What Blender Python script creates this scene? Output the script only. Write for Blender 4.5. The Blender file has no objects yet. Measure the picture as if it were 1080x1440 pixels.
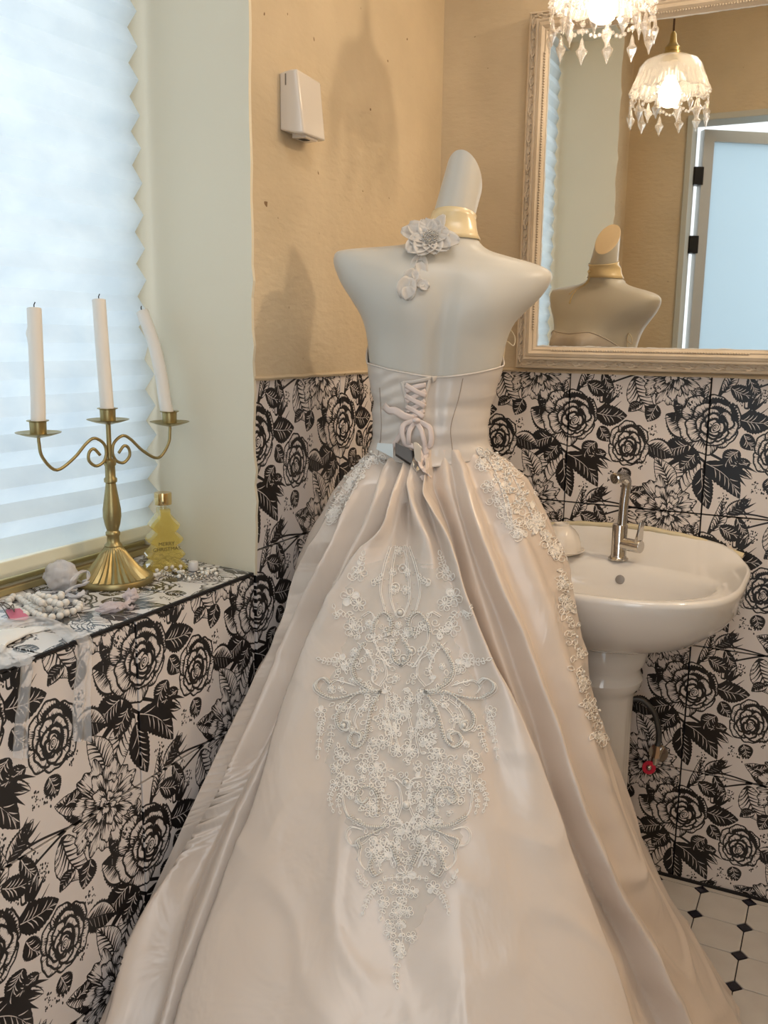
import bpy, bmesh, math, random
import numpy as np
from mathutils import Vector, Matrix, noise
from mathutils.bvhtree import BVHTree
random.seed(5); rs = np.random.RandomState(5)
PI = math.pi
S = bpy.context.scene
COL = S.collection

# ------------------------------------------------------------------ camera (solved from the tile joints)
CAM = np.array([0.9063, -2.0849, 1.2756]); FPX = 1297.3
CR = np.array([0.89366751, 0.44853636, 0.01317253]); CU = np.array([-0.09599632, 0.16242347, 0.98204039]); CF = np.array([-0.43834129, 0.8788821, -0.18821042])
cd = bpy.data.cameras.new('camera'); cam = bpy.data.objects.new('camera', cd); COL.objects.link(cam)
cd.sensor_fit = 'VERTICAL'; cd.sensor_height = 36.0; cd.sensor_width = 27.0; cd.lens = FPX/1440*36; cd.clip_start = .02
cam.matrix_world = Matrix(((CR[0], CU[0], -CF[0], CAM[0]), (CR[1], CU[1], -CF[1], CAM[1]), (CR[2], CU[2], -CF[2], CAM[2]), (0, 0, 0, 1)))
S.camera = cam
# ------------------------------------------------------------------ world, lamps, exposure
W = bpy.data.worlds.new('daylight'); S.world = W; W.use_nodes = True
W.node_tree.nodes['Background'].inputs[0].default_value = (.87, .94, 1.0, 1)
W.node_tree.nodes['Background'].inputs[1].default_value = 1.72
def area(name, loc, target, size, power, col, shape='SQUARE', sy=None):
    l = bpy.data.lights.new(name, 'AREA'); l.energy = power; l.color = col; l.size = size
    if sy: l.shape = 'RECTANGLE'; l.size_y = sy
    o = bpy.data.objects.new(name, l); COL.objects.link(o); o.location = loc
    o.rotation_euler = (Vector(target)-Vector(loc)).to_track_quat('-Z', 'Y').to_euler(); return o
def point(name, loc, power, col, r=.04):
    l = bpy.data.lights.new(name, 'POINT'); l.energy = power; l.color = col; l.shadow_soft_size = r
    o = bpy.data.objects.new(name, l); COL.objects.link(o); o.location = loc; return o
area('ceiling_fill', (.95, -1.25, 2.60), (.80, -1.05, 0), .55, 5.5, (1.0, .96, .92))  # unseen overhead fill, added to brighten the room
point('vanity_bulb', (1.30, -.33, 2.12), 17, (1.0, .80, .57), .030)
area('doorway_daylight', (1.05, -2.75, 1.75), (.55, -.6, 1.0), .8, 7, (1.0, .96, .91), sy=1.3)
S.view_settings.view_transform = 'Standard'; S.view_settings.look = 'None'; S.view_settings.exposure = 0.10
S.view_settings.gamma = 1.0; S.view_settings.use_curve_mapping = False
S.cycles.use_denoising = True
S.cycles.max_bounces = 10; S.cycles.transparent_max_bounces = 24; S.cycles.sample_clamp_indirect = 6

def ray(x, y):
    d = CF*FPX+CR*(x-540)-CU*(y-720); return d/np.linalg.norm(d)
def hit(x, y, ax, v):                      # the place on an axis plane seen at this spot of the photograph
    d = ray(x, y); return CAM+d*((v-CAM[ax])/d[ax])
def near(x, y, ref):                       # the place as far from the camera as ref
    d = ray(x, y); return CAM+d*(((np.asarray(ref)-CAM)@CF)/(d@CF))

# ------------------------------------------------------------------ helpers
class MB:
    def __init__(s): s.v = []; s.f = []; s.m = []
    def add(s, v, f, m=0):
        n = len(s.v); s.v += [tuple(map(float, q)) for q in v]; s.f += [tuple(i+n for i in q) for q in f]; s.m += [m]*len(f); return s
    def box(s, a, b, m=0):
        x0, y0, z0 = a; x1, y1, z1 = b
        v = [(x0, y0, z0), (x1, y0, z0), (x1, y1, z0), (x0, y1, z0), (x0, y0, z1), (x1, y0, z1), (x1, y1, z1), (x0, y1, z1)]
        return s.add(v, [(0, 3, 2, 1), (4, 5, 6, 7), (0, 1, 5, 4), (1, 2, 6, 5), (2, 3, 7, 6), (3, 0, 4, 7)], m)
    def tube(s, pts, r, n=8, m=0, cap=True, closed=False):
        p = np.asarray(pts, float); k = len(p)
        if k < 2: return s
        r = np.interp(np.linspace(0, 1, k), np.linspace(0, 1, len(r)), r) if hasattr(r, '__len__') else np.full(k, r)
        t = np.roll(p, -1, 0)-np.roll(p, 1, 0) if closed else np.gradient(p, axis=0)
        t /= np.maximum(np.linalg.norm(t, axis=1), 1e-12)[:, None]
        a = np.array([0, 0, 1.]) if abs(t[0][2]) < .9 else np.array([1., 0, 0])
        u = np.cross(t[0], a); u /= np.linalg.norm(u); v = []
        an = np.linspace(0, 2*PI, n, endpoint=False)
        for i in range(k):
            u = u-t[i]*(u@t[i]); u /= max(np.linalg.norm(u), 1e-9); w = np.cross(t[i], u)
            v += [p[i]+r[i]*(math.cos(q)*u+math.sin(q)*w) for q in an]
        f = []
        for i in range(k if closed else k-1):
            j = (i+1) % k
            f += [(i*n+q, i*n+(q+1) % n, j*n+(q+1) % n, j*n+q) for q in range(n)]
        if cap and not closed: f += [tuple(range(n))[::-1], tuple((k-1)*n+q for q in range(n))]
        return s.add(v, f, m)
    def rings(s, R, m=0, cap0=True, cap1=True):                 # R: list of (n,3) loops
        n = len(R[0]); v = [q for r in R for q in r]; f = []
        for i in range(len(R)-1):
            f += [(i*n+q, i*n+(q+1) % n, (i+1)*n+(q+1) % n, (i+1)*n+q) for q in range(n)]
        if cap0: f.append(tuple(range(n))[::-1])
        if cap1: f.append(tuple((len(R)-1)*n+q for q in range(n)))
        return s.add(v, f, m)
    def lathe(s, prof, c=(0, 0, 0), n=32, m=0, cap0=True, cap1=True, fl=None):
        a = np.linspace(0, 2*PI, n, endpoint=False); R = []
        for i, (r, z) in enumerate(prof):
            rr = r*(1+(fl(a, z) if fl else 0*a)); R.append(np.stack([c[0]+rr*np.cos(a), c[1]+rr*np.sin(a), np.full(n, c[2]+z)], 1))
        return s.rings(R, m, cap0, cap1)
    def ball(s, c, r, seg=10, rg=7, m=0, sc=(1, 1, 1)):
        R = []
        for i in range(1, rg):
            t = PI*i/rg; a = np.linspace(0, 2*PI, seg, endpoint=False)
            R.append(np.stack([c[0]+r*sc[0]*math.sin(t)*np.cos(a), c[1]+r*sc[1]*math.sin(t)*np.sin(a), np.full(seg, c[2]-r*sc[2]*math.cos(t))], 1))
        return s.rings(R, m)
    def grid(s, G, m=0, closed=False):                           # G (rows, cols, 3)
        G = np.asarray(G); a, b = G.shape[:2]; f = []
        for i in range(a-1):
            for j in range(b if closed else b-1):
                k = (j+1) % b; f.append((i*b+j, i*b+k, (i+1)*b+k, (i+1)*b+j))
        return s.add(G.reshape(-1, 3), f, m)
def mesh(name, mb, mats, smooth=None):
    me = bpy.data.meshes.new(name); me.from_pydata(mb.v, [], mb.f)
    for m in (mats if isinstance(mats, (list, tuple)) else [mats]): me.materials.append(m)
    if any(mb.m): me.polygons.foreach_set('material_index', mb.m)
    if smooth is not None:
        me.shade_smooth()
        if smooth < 179: me.set_sharp_from_angle(angle=math.radians(smooth))
    me.update(); return me
def put(name, me, parent=None, label=None, loc=None):
    o = bpy.data.objects.new(name, me); COL.objects.link(o)
    if loc is not None: o.location = loc
    if parent is not None:
        o.parent = parent; o.matrix_parent_inverse = Matrix.Translation(-org(parent))
    if label: o['label'] = label
    return o
def org(o): return Vector(o.location)
def obj(name, mb, mats, parent=None, smooth=None, label=None, kind=None):
    o = put(name, mesh(name, mb, mats, smooth), parent, label)
    if kind: o['kind'] = kind
    return o
def thing(name, label, cat, loc=(0, 0, 0), group=None):
    o = bpy.data.objects.new(name, None); COL.objects.link(o); o.location = loc; o.empty_display_size = .05
    o['label'] = label; o['category'] = cat
    if group: o['group'] = group
    return o
def tag(o, label, cat, group=None):
    o['label'] = label; o['category'] = cat
    if group: o['group'] = group
    return o
def solid(o, t, off=-1): m = o.modifiers.new('thickness', 'SOLIDIFY'); m.thickness = t; m.offset = off; return o
def bev(o, w, seg=2): m = o.modifiers.new('bevel', 'BEVEL'); m.width = w; m.segments = seg; m.limit_method = 'ANGLE'; return o
def spl(cp, n=24, closed=False):
    cp = np.asarray(cp, float); k = len(cp)
    q = np.vstack([cp[-1], cp, cp[0], cp[1]]) if closed else np.vstack([2*cp[0]-cp[1], cp, 2*cp[-1]-cp[-2]])
    o = []; top = k if closed else k-1
    for s in np.linspace(0, top-(0 if not closed else top/n), n):
        i = min(int(s), top-1); f = s-i; a, b, c, d = q[i:i+4]
        o.append(.5*((2*b)+(c-a)*f+(2*a-5*b+4*c-d)*f*f+(3*b-a-3*c+d)*f**3))
    return np.array(o)

# ------------------------------------------------------------------ materials
def mat(name, col, rough=.5, metal=0., spec=.5, trans=0., ior=1.45, sheen=0., coat=0., emit=None, alpha=None, var=None, vscale=8., bump=None, bscale=60., bdist=.002, aniso=0.):
    m = bpy.data.materials.new(name); m.use_nodes = True; nt = m.node_tree; b = nt.nodes['Principled BSDF']
    i = b.inputs; i['Base Color'].default_value = (*col, 1); i['Roughness'].default_value = rough; i['Metallic'].default_value = metal
    i['Specular IOR Level'].default_value = spec; i['IOR'].default_value = ior; i['Transmission Weight'].default_value = trans
    i['Sheen Weight'].default_value = sheen; i['Coat Weight'].default_value = coat; i['Coat Roughness'].default_value = .08
    if aniso: i['Anisotropic'].default_value = aniso
    if emit: i['Emission Color'].default_value = (*emit[:3], 1); i['Emission Strength'].default_value = emit[3]
    if alpha is not None: i['Alpha'].default_value = alpha
    tc = nt.nodes.new('ShaderNodeTexCoord')
    if var:
        n = nt.nodes.new('ShaderNodeTexNoise'); n.inputs['Scale'].default_value = vscale; n.inputs['Detail'].default_value = 5
        r = nt.nodes.new('ShaderNodeValToRGB'); r.color_ramp.elements[0].position = .32; r.color_ramp.elements[1].position = .70
        r.color_ramp.elements[0].color = (*var, 1); r.color_ramp.elements[1].color = (*col, 1)
        nt.links.new(tc.outputs['Object'], n.inputs['Vector']); nt.links.new(n.outputs['Fac'], r.inputs[0]); nt.links.new(r.outputs[0], i['Base Color'])
    if bump:
        n = nt.nodes.new('ShaderNodeTexNoise'); n.inputs['Scale'].default_value = bscale; n.inputs['Detail'].default_value = 4
        bp = nt.nodes.new('ShaderNodeBump'); bp.inputs['Strength'].default_value = bump; bp.inputs['Distance'].default_value = bdist
        nt.links.new(tc.outputs['Object'], n.inputs['Vector']); nt.links.new(n.outputs['Fac'], bp.inputs['Height']); nt.links.new(bp.outputs[0], i['Normal'])
    return m
def mixmat(name, a, b, fac):                # a, b: (node type, settings)
    m = bpy.data.materials.new(name); m.use_nodes = True; nt = m.node_tree; nt.nodes.remove(nt.nodes['Principled BSDF'])
    out = nt.nodes['Material Output']; mx = nt.nodes.new('ShaderNodeMixShader'); mx.inputs[0].default_value = fac
    for k, (ty, st) in enumerate((a, b)):
        n = nt.nodes.new(ty)
        for q, v in st.items(): n.inputs[q].default_value = v
        nt.links.new(n.outputs[0], mx.inputs[1+k])
    nt.links.new(mx.outputs[0], out.inputs[0]); return m
def plaster(name, c1, c2, c3, bs=.35):
    m = mat(name, c1, .62, spec=.35); nt = m.node_tree; b = nt.nodes['Principled BSDF']; L = nt.links
    tc = nt.nodes.new('ShaderNodeTexCoord')
    def nz(sc, de, vec=None):
        n = nt.nodes.new('ShaderNodeTexNoise'); n.inputs['Scale'].default_value = sc; n.inputs['Detail'].default_value = de
        L.new(vec or tc.outputs['Object'], n.inputs['Vector']); return n
    a = nz(3.2, 6); r = nt.nodes.new('ShaderNodeValToRGB'); r.color_ramp.elements[0].color = (*c2, 1); r.color_ramp.elements[1].color = (*c1, 1)
    r.color_ramp.elements[0].position = .33; r.color_ramp.elements[1].position = .66; L.new(a.outputs['Fac'], r.inputs[0])
    v = nz(58, 1); r2 = nt.nodes.new('ShaderNodeValToRGB'); r2.color_ramp.elements[0].position = .775; r2.color_ramp.elements[1].position = .80
    r2.color_ramp.elements[0].color = (0, 0, 0, 1); r2.color_ramp.elements[1].color = (1, 1, 1, 1); L.new(v.outputs['Fac'], r2.inputs[0])
    mx = nt.nodes.new('ShaderNodeMixRGB'); mx.inputs[2].default_value = (*c3, 1); L.new(r2.outputs[0], mx.inputs[0]); L.new(r.outputs[0], mx.inputs[1]); L.new(mx.outputs[0], b.inputs['Base Color'])
    mp = nt.nodes.new('ShaderNodeMapping'); mp.inputs['Scale'].default_value = (1, 1, 2.2); L.new(tc.outputs['Object'], mp.inputs[0])
    n1 = nz(38, 6, mp.outputs[0]); n2 = nz(9, 3)
    ad = nt.nodes.new('ShaderNodeMath'); ad.operation = 'ADD'; L.new(n1.outputs['Fac'], ad.inputs[0]); L.new(n2.outputs['Fac'], ad.inputs[1])
    bp = nt.nodes.new('ShaderNodeBump'); bp.inputs['Strength'].default_value = bs; bp.inputs['Distance'].default_value = .006
    L.new(ad.outputs[0], bp.inputs['Height']); L.new(bp.outputs[0], b.inputs['Normal']); return m
# ------------------------------------------------------------------ rose print, drawn as ink shapes on a cream glaze
def rose_print(S=2048):
    rg = np.random.RandomState(7)
    A = np.ones((S, S), np.float32)
    def fill(pts, val):
        pts = np.asarray(pts, float)
        lo = pts.min(0); hi = pts.max(0)
        for ox in (-1, 0, 1):
            for oy in (-1, 0, 1):
                x0 = max(0, int((lo[0]+ox)*S)-1); x1 = min(S, int((hi[0]+ox)*S)+2)
                y0 = max(0, int((lo[1]+oy)*S)-1); y1 = min(S, int((hi[1]+oy)*S)+2)
                if x1 <= x0 or y1 <= y0: continue
                P_ = (pts+[ox, oy])*S
                X = np.arange(x0, x1)+.5; Y = np.arange(y0, y1)+.5
                ins = np.zeros((len(Y), len(X)), bool)
                a = P_; c = np.roll(P_, -1, 0)
                for (ax, ay), (bx, by) in zip(a, c):
                    if ay == by: continue
                    m = (Y >= min(ay, by)) & (Y < max(ay, by))
                    if not m.any(): continue
                    xc = ax+(Y[m]-ay)*(bx-ax)/(by-ay)
                    ins[m] ^= X[None, :] < xc[:, None]
                A[y0:y1, x0:x1][ins] = val
    def stroke(p, w, val=0.):
        p = np.asarray(p, float); n = len(p)
        w = np.interp(np.linspace(0, 1, n), np.linspace(0, 1, len(w)), w)*1.45
        t = np.gradient(p, axis=0); t /= np.maximum(np.linalg.norm(t, axis=1), 1e-9)[:, None]
        nn = np.stack([-t[:, 1], t[:, 0]], 1)*w[:, None]/2
        fill(np.vstack([p+nn, (p-nn)[::-1]]), val)
    def curve(cp, n=24):
        cp = np.asarray(cp, float); k = len(cp)
        if k == 2: return cp[0]+np.linspace(0, 1, n)[:, None]*(cp[1]-cp[0])
        q = np.vstack([2*cp[0]-cp[1], cp, 2*cp[-1]-cp[-2]]); o = []
        for s in np.linspace(0, k-1-1e-6, n):
            i = int(s); f = s-i; a, b_, c, d = q[i:i+4]
            o.append(.5*((2*b_)+(c-a)*f+(2*a-5*b_+4*c-d)*f*f+(3*b_-a-3*c+d)*f**3))
        return np.array(o)
    def petal(cx, cy, th, w, ri, ro, wob=.05, lw=.0035, hatch=1., sq=(1., 1.), dark=.0):
        n = 26; s = np.linspace(-1, 1, n)
        ph = rg.uniform(0, 6.28)
        fo = (1-np.abs(s)**3.2)**.5
        rad = ri+(ro-ri)*fo*(1+wob*np.sin(s*5+ph)+wob*.6*np.sin(s*11+ph*2))
        ang = th+s*w
        out = np.stack([cx+np.cos(ang)*rad*sq[0], cy+np.sin(ang)*rad*sq[1]], 1)
        inn = np.stack([cx+np.cos(ang)*ri*.55*sq[0], cy+np.sin(ang)*ri*.55*sq[1]], 1)[::-1]
        body = np.vstack([out, inn])
        c = body.mean(0)
        fill(c+(body-c)*(1+lw*2.2/(ro)), 0.)
        g = body+(c-body)/np.maximum(np.linalg.norm(c-body, axis=1), 1e-6)[:, None]*lw
        fill(g, 1.)
        if ro > .07:                                         # deep shade where the next petal lies on this one
            sh = 1.20+.34*np.clip(np.sin(ang*1.0+2.4), 0, 1)+.05*np.sin(s*40)
            o2 = np.stack([cx+np.cos(ang)*ri*sh*sq[0], cy+np.sin(ang)*ri*sh*sq[1]], 1)[3:-3]
            fill(np.vstack([o2, inn[3:-3]]), 0.)
        m = int(34*w*ro/.15*hatch)
        for k in range(m):                                   # rim hatching and root shading
            a = rg.uniform(-.96, .96); rr = np.interp(a, s, rad); an = th+a*w
            l = (ro-ri)*rg.uniform(.10, .34)*(.6+.8*(abs(a) > .45))
            p0 = (cx+np.cos(an)*rr*sq[0], cy+np.sin(an)*rr*sq[1]); p1 = (cx+np.cos(an)*(rr-l)*sq[0], cy+np.sin(an)*(rr-l)*sq[1])
            stroke([p0, p1], [.0042, .0006])
        for k in range(int(m*(.6+dark))):
            a = rg.uniform(-.8, .8); an = th+a*w; l = (ro-ri)*rg.uniform(.15, .55+dark*.4)
            r0 = ri*1.2
            p0 = (cx+np.cos(an)*r0*sq[0], cy+np.sin(an)*r0*sq[1]); p1 = (cx+np.cos(an)*(r0+l)*sq[0], cy+np.sin(an)*(r0+l)*sq[1])
            stroke([p0, p1], [.0062, .0006])
    def rose(cx, cy, R, rot, sq=(1., 1.), seed=0):
        lay = [(6, .58, 1.0, .66, .06), (5, .42, .80, .72, .05), (5, .30, .60, .72, .05), (4, .20, .44, .85, .05), (3, .12, .29, 1.05, .04)]
        for li, (n, ri, ro, w, wob) in enumerate(lay):
            for k in range(n):
                th = rot+li*.55+k*2*np.pi/n+rg.uniform(-.12, .12)
                f = rg.uniform(.90, 1.08)
                ox = np.cos(rot+1.1)*R*.05*li; oy = np.sin(rot+1.1)*R*.05*li
                petal(cx+ox, cy+oy, th, w, ri*R, ro*R*f, wob, lw=.0052+.0007*li, hatch=1.1-.15*li, sq=sq, dark=.25 if li in (1, 2) else .0)
            rr = ro*R*.66
        ox = np.cos(rot+1.1)*R*.2; oy = np.sin(rot+1.1)*R*.2
        for k, (rr, v) in enumerate([(.17, 0), (.13, 1), (.098, 0), (.07, 1), (.04, 0), (.018, 1)]):
            a = np.linspace(0, 2*np.pi, 26)
            e = 1+.10*np.sin(a*3+k*1.3)
            fill(np.stack([cx+ox+np.cos(a+.3)*rr*R*e*sq[0]+R*.01*(k % 2), cy+oy+np.sin(a)*rr*R*e*1.18*sq[1]], 1), float(v))
    def leaf(x, y, L, ang, W, style='dark', bend=.15):
        n = 40; s = np.linspace(0, 1, n)
        d = np.array([np.cos(ang), np.sin(ang)]); q = np.array([-d[1], d[0]])
        mid = np.array([x, y])+np.outer(s*L, d)+np.outer(np.sin(s*np.pi)*bend*L, q)
        ww = W*np.sin(np.pi*s**.8)**.8
        jag = 1+.16*((s*13) % 1.)*(style != 'light') + .05*((s*9) % 1.)
        up = mid+q*(ww*jag)[:, None]; dn = mid-q*(ww*jag)[:, None]
        full = np.vstack([up, dn[::-1]])
        fill(full, 0.)
        if style == 'dark':
            for k in range(7):
                i = int(5+k*4.4)
                for sg in (1, -1):
                    if rg.rand() < .35: continue
                    e = mid[min(i+6, n-1)]+sg*q*ww[min(i+5, n-1)]*.72
                    stroke(curve([mid[i]+sg*q*.003, (mid[i]+e)/2+d*.004, e], 8), [.0012, .004, .0008], 1.)
            stroke(mid[2:-4], [.0035, .001], 1.)
        elif style == 'half':
            g = np.vstack([mid[2:-2]-q*.003, (mid-q*(ww*.90-.003)[:, None])[2:-2][::-1]])
            fill(g, 1.)
            for k in range(30):
                i = int(rg.uniform(3, n-5)); o = ww[i]
                stroke([mid[i]-q*o*.05, mid[min(i+4, n-1)]-q*o*rg.uniform(.4, .85)], [.006, .001])
            for k in range(5):
                i = int(6+k*5); stroke([mid[i]+q*.004, mid[min(i+5, n-1)]+q*ww[i]*.75], [.001, .0035, .001], 1.)
        else:
            fill(np.vstack([mid+q*(ww-.0045)[:, None], (mid-q*(ww-.0045)[:, None])[::-1]])[3:-3], 1.)
            stroke(mid, [.006, .003])
            for k in range(9):
                i = int(3+k*3.6)
                for sg in (1, -1):
                    e = mid[min(i+6, n-1)]+sg*q*ww[min(i+5, n-1)]*.86
                    stroke(curve([mid[i], (mid[i]+e)/2+d*.006, e], 8), [.0085, .005, .001])
            for k in range(34):
                i = int(rg.uniform(3, n-4)); sg = rg.choice([1, -1]); o = ww[i]
                stroke([mid[i]+sg*q*o*.95, mid[i]+sg*q*o*rg.uniform(.45, .75)-d*.004], [.004, .0006])
    def bud(x, y, L, ang, W):
        d = np.array([np.cos(ang), np.sin(ang)]); q = np.array([-d[1], d[0]])
        s = np.linspace(0, 1, 22); mid = np.array([x, y])+np.outer(s*L, d); ww = W*np.sin(np.pi*s**.75)**.7
        fill(np.vstack([mid+q*ww[:, None], (mid-q*ww[:, None])[::-1]]), 0.)
        fill(np.vstack([mid+q*(ww*.86-.003)[:, None], (mid-q*(ww*.86-.003)[:, None])[::-1]])[7:-7], 1.)
        for k in range(16):
            o = rg.uniform(-.8, .8); i = int(rg.uniform(6, 12)); stroke([mid[i]+q*W*o, mid[i]+q*W*o*.8+d*L*rg.uniform(.2, .45)], [.006, .0008])
        for sg in (-1, 0, 1):
            p0 = mid[1]+q*sg*W*.5
            stroke(curve([p0, p0+d*L*.4+q*sg*W*.75, p0+d*L*.95+q*(sg*W*1.2+.006)], 14), [W*.5, W*.45, .0012])
            stroke(curve([p0, p0-d*L*.05+q*(sg*W*1.3+.01), p0+d*L*.5+q*(sg*W*2.3+.012)], 14), [.012, .007, .0015])
    def stem(cp, w0=.012, w1=.006): stroke(curve(cp, 30), [w0, w1])
    def dots(x, y, n=11, sx=.028, sy=.034):
        for k in range(int(n*1.9)):
            a = rg.uniform(0, 6.28); r_ = (k/n)**.6
            px, py = x+np.cos(a)*r_*sx, y+np.sin(a)*r_*sy
            t = np.linspace(0, 6.28, 9)[:-1]; r0 = rg.uniform(.0036, .0072)
            fill(np.stack([px+np.cos(t)*r0*.8, py+np.sin(t)*r0*1.15], 1), 0.)
    # stems first
    stem([(.02, .35), (-.12, .60), (-.20, .72)], .050, .020); stem([(-.05, .55), (-.2, .62), (-.30, .70)], .034, .014)
    stem([(-.05, .58), (.02, .66), (-.02, .85)], .014, .008); stem([(.02, .55), (.12, .60), (.20, .66)], .014, .010)
    stem([(.05, 1.16), (.10, 1.0), (.20, .98), (.34, .97), (.55, 1.0)], .010, .008); stem([(.10, 1.02), (.16, .90)], .008, .006)
    stem([(.05, .16), (.13, .03), (.20, .0)], .012, .008); stem([(.22, .45), (.36, .50)], .02, .02)
    stem([(.25, 1.10), (.36, 1.05), (.5, 1.0), (.62, .98)], .008, .010); stem([(.18, .30), (.26, .24), (.30, .18)], .010, .008)
    # dark foliage masses behind the flowers
    for a in [(.20, .30, .20, .05, .060, 'dark', .05), (.24, .40, .12, .9, .040, 'dark', .1), (.90, .42, .20, 3.75, .075, 'half', .0), (.88, .50, .17, 2.7, .060, 'dark', .05),
              (-.04, .60, .32, 2.05, .070, 'light', .10), (-.01, .62, .30, .75, .065, 'dark', -.12), (-.02, .66, .26, 1.35, .055, 'dark', .05),
              (.58, .52, .18, .35, .060, 'half', -.05), (.77, .86, .24, -2.0, .062, 'light', .08), (.66, .98, .16, 3.5, .05, 'dark', .05),
              (.08, 1.12, .20, -1.35, .038, 'light', .12), (.13, 1.08, .17, .25, .045, 'dark', .10), (.17, .98, .15, -.75, .040, 'half', .05),
              (.24, 1.0, .15, 1.0, .030, 'dark', .05), (.47, 1.02, .27, 1.05, .070, 'light', .12), (.95, 1.18, .14, -1.9, .040, 'light', .1),
              (.60, .93, .15, -2.7, .045, 'light', .05), (.54, .22, .10, 2.6, .03, 'half', .1), (.50, .88, .12, -.4, .03, 'dark', .1), (.22, .52, .13, 2.2, .045, 'dark', .1), (.86, .30, .14, 4.0, .05, 'dark', .1), (.93, .56, .14, 2.2, .05, 'dark', 0.), (.64, 1.22, .12, 2.0, .045, 'dark', 0.), (.86, 1.16, .13, .9, .05, 'dark', 0.), (.30, .60, .12, 2.9, .035, 'dark', 0.), (.42, .70, .10, 1.2, .04, 'dark', 0.)]:
        a = list(a); a[2] *= 1.18; a[4] *= 1.22; leaf(*a)
    bud(.20, .64, .14, .55, .036); bud(.27, .23, .13, -1.15, .030); bud(.26, .93, .10, -.9, .024)
    # peony across the horizontal joint
    cx, cy = .75, .99
    for k in range(8):
        th = k*2*np.pi/8+.3; petal(cx, cy, th, .50, .08, .235*rg.uniform(.85, 1.08), .12, hatch=1.5, sq=(.95, 1.), dark=.3)
    for k in range(7):
        th = k*2*np.pi/7+.7; petal(cx+.01, cy+.01, th, .5, .06, .165*rg.uniform(.85, 1.1), .14, hatch=1.5, dark=.5)
    for k in range(5):
        th = k*2*np.pi/5+.1; petal(cx+.015, cy, th, .6, .03, .105*rg.uniform(.85, 1.1), .12, hatch=1.2, dark=.3)
    for k in range(4):
        th = k*2*np.pi/4+.5; petal(cx+.015, cy, th, .7, .015, .055, .1, hatch=.8, dark=.2)
    rose(.455, .52, .165, .5, (.92, 1.06)); rose(.02, .335, .215, -.3, (1.0, 1.0))
    for x, y in [(.18, .20), (-.14, .20), (.62, .40), (.56, .66), (.14, .88), (.30, 1.02), (.80, .25), (.36, .13), (.34, .78), (.88, .68), (.62, .12), (.42, .80)]:
        dots(x, y)
    A = A.reshape(S//2, 2, S//2, 2).mean((1, 3))
    return A
_A = rose_print()
img = bpy.data.images.new('rose_print', _A.shape[1], _A.shape[0], alpha=False, float_buffer=False); img.colorspace_settings.name = 'Non-Color'
_px = np.ones((_A.shape[0], _A.shape[1], 4), np.float32); _px[..., :3] = _A[::-1, :, None]; img.pixels.foreach_set(_px.ravel()); img.update()
def tilemat(name, cream, ink, rough):
    m = mat(name, cream, rough, spec=.5); nt = m.node_tree; b = nt.nodes['Principled BSDF']; L = nt.links
    uv = nt.nodes.new('ShaderNodeUVMap'); im = nt.nodes.new('ShaderNodeTexImage'); im.image = img; im.extension = 'REPEAT'; L.new(uv.outputs[0], im.inputs[0])
    mx = nt.nodes.new('ShaderNodeMixRGB'); mx.inputs[1].default_value = (*ink, 1); mx.inputs[2].default_value = (*cream, 1)
    L.new(im.outputs[0], mx.inputs[0]); L.new(mx.outputs[0], b.inputs['Base Color'])
    n = nt.nodes.new('ShaderNodeTexNoise'); n.inputs['Scale'].default_value = 7; tc = nt.nodes.new('ShaderNodeTexCoord'); L.new(tc.outputs['Object'], n.inputs['Vector'])
    bp = nt.nodes.new('ShaderNodeBump'); bp.inputs['Strength'].default_value = .12; bp.inputs['Distance'].default_value = .01; L.new(n.outputs['Fac'], bp.inputs['Height']); L.new(bp.outputs[0], b.inputs['Normal'])
    return m
M_tile = tilemat('printed_glaze', (.73, .665, .63), (.012, .010, .010), .30)
M_tile2 = tilemat('printed_glaze_sill', (.72, .68, .65), (.05, .046, .043), .16)
M_grout = mat('dark_grout', (.012, .010, .010), .8)
M_plaster = plaster('beige_plaster', (.66, .535, .365), (.53, .425, .285), (.20, .12, .055))
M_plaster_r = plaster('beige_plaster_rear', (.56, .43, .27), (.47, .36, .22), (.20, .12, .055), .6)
M_reveal = mat('cream_wall_paint', (.77, .70, .55), .55, var=(.74, .67, .525), vscale=3, bump=.1, bscale=25)
M_ceil = mat('ceiling_paint', (.78, .76, .70), .8)
M_white = mat('white_paint', (.80, .78, .73), .5)
FZ = .026; A0, B0, TW = -1.0824, .3358, .306; YN = -.776; YM = -1.80; YF = -2.0; ZL = .862; HT = 2.72; XR = 1.75
def link_struct(o): o['kind'] = 'structure'; return o
# floor slab, ceiling, walls
fl = link_struct(obj('floor', MB().box((-.45, -3.4, -.10), (XR+.1, .1, FZ-.008)), M_grout))
link_struct(obj('ceiling', MB().box((-.5, YF-.12, HT), (XR+.1, .1, HT+.1)), M_ceil))
TD = .010                                   # tiles stand this far off the wall behind
wb = MB().box((-.5, TD, FZ-.03), (XR+.1, .14, 1.2)).box((-.5, 0.0, 1.2), (XR+.1, .14, HT), 1)
wall_back = link_struct(obj('wall_back', wb, [M_grout, M_plaster]))
wl = MB()
SPL = .13                                    # the far cheek of the niche splays a little
def yc(x): return YN-SPL*x
def prism(mb, poly, z0, z1, m=0): return mb.rings([np.array([(x, y, z0) for x, y in poly]), np.array([(x, y, z1) for x, y in poly])], m)
prism(wl, [(-.5, yc(-.5)+.004), (-TD, YN+.004), (-TD, TD), (-.5, TD)], FZ-.03, 1.2); prism(wl, [(-.5, yc(-.5)), (.003, YN), (.003, -.0005), (-.5, -.0005)], 1.2, HT, 1)
wl.box((-.5, YN, FZ-.03), (-TD-.002, yc(-.5)+.004, ZL-.012))
wl.box((-.5, YM, FZ-.03), (-TD, YN+.004, ZL-.012)); wl.box((-.5, YF-.1, FZ-.03), (-TD, YM, 1.2)); wl.box((-.5, YF-.1, 1.2), (.003, YM, HT), 1)
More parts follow.
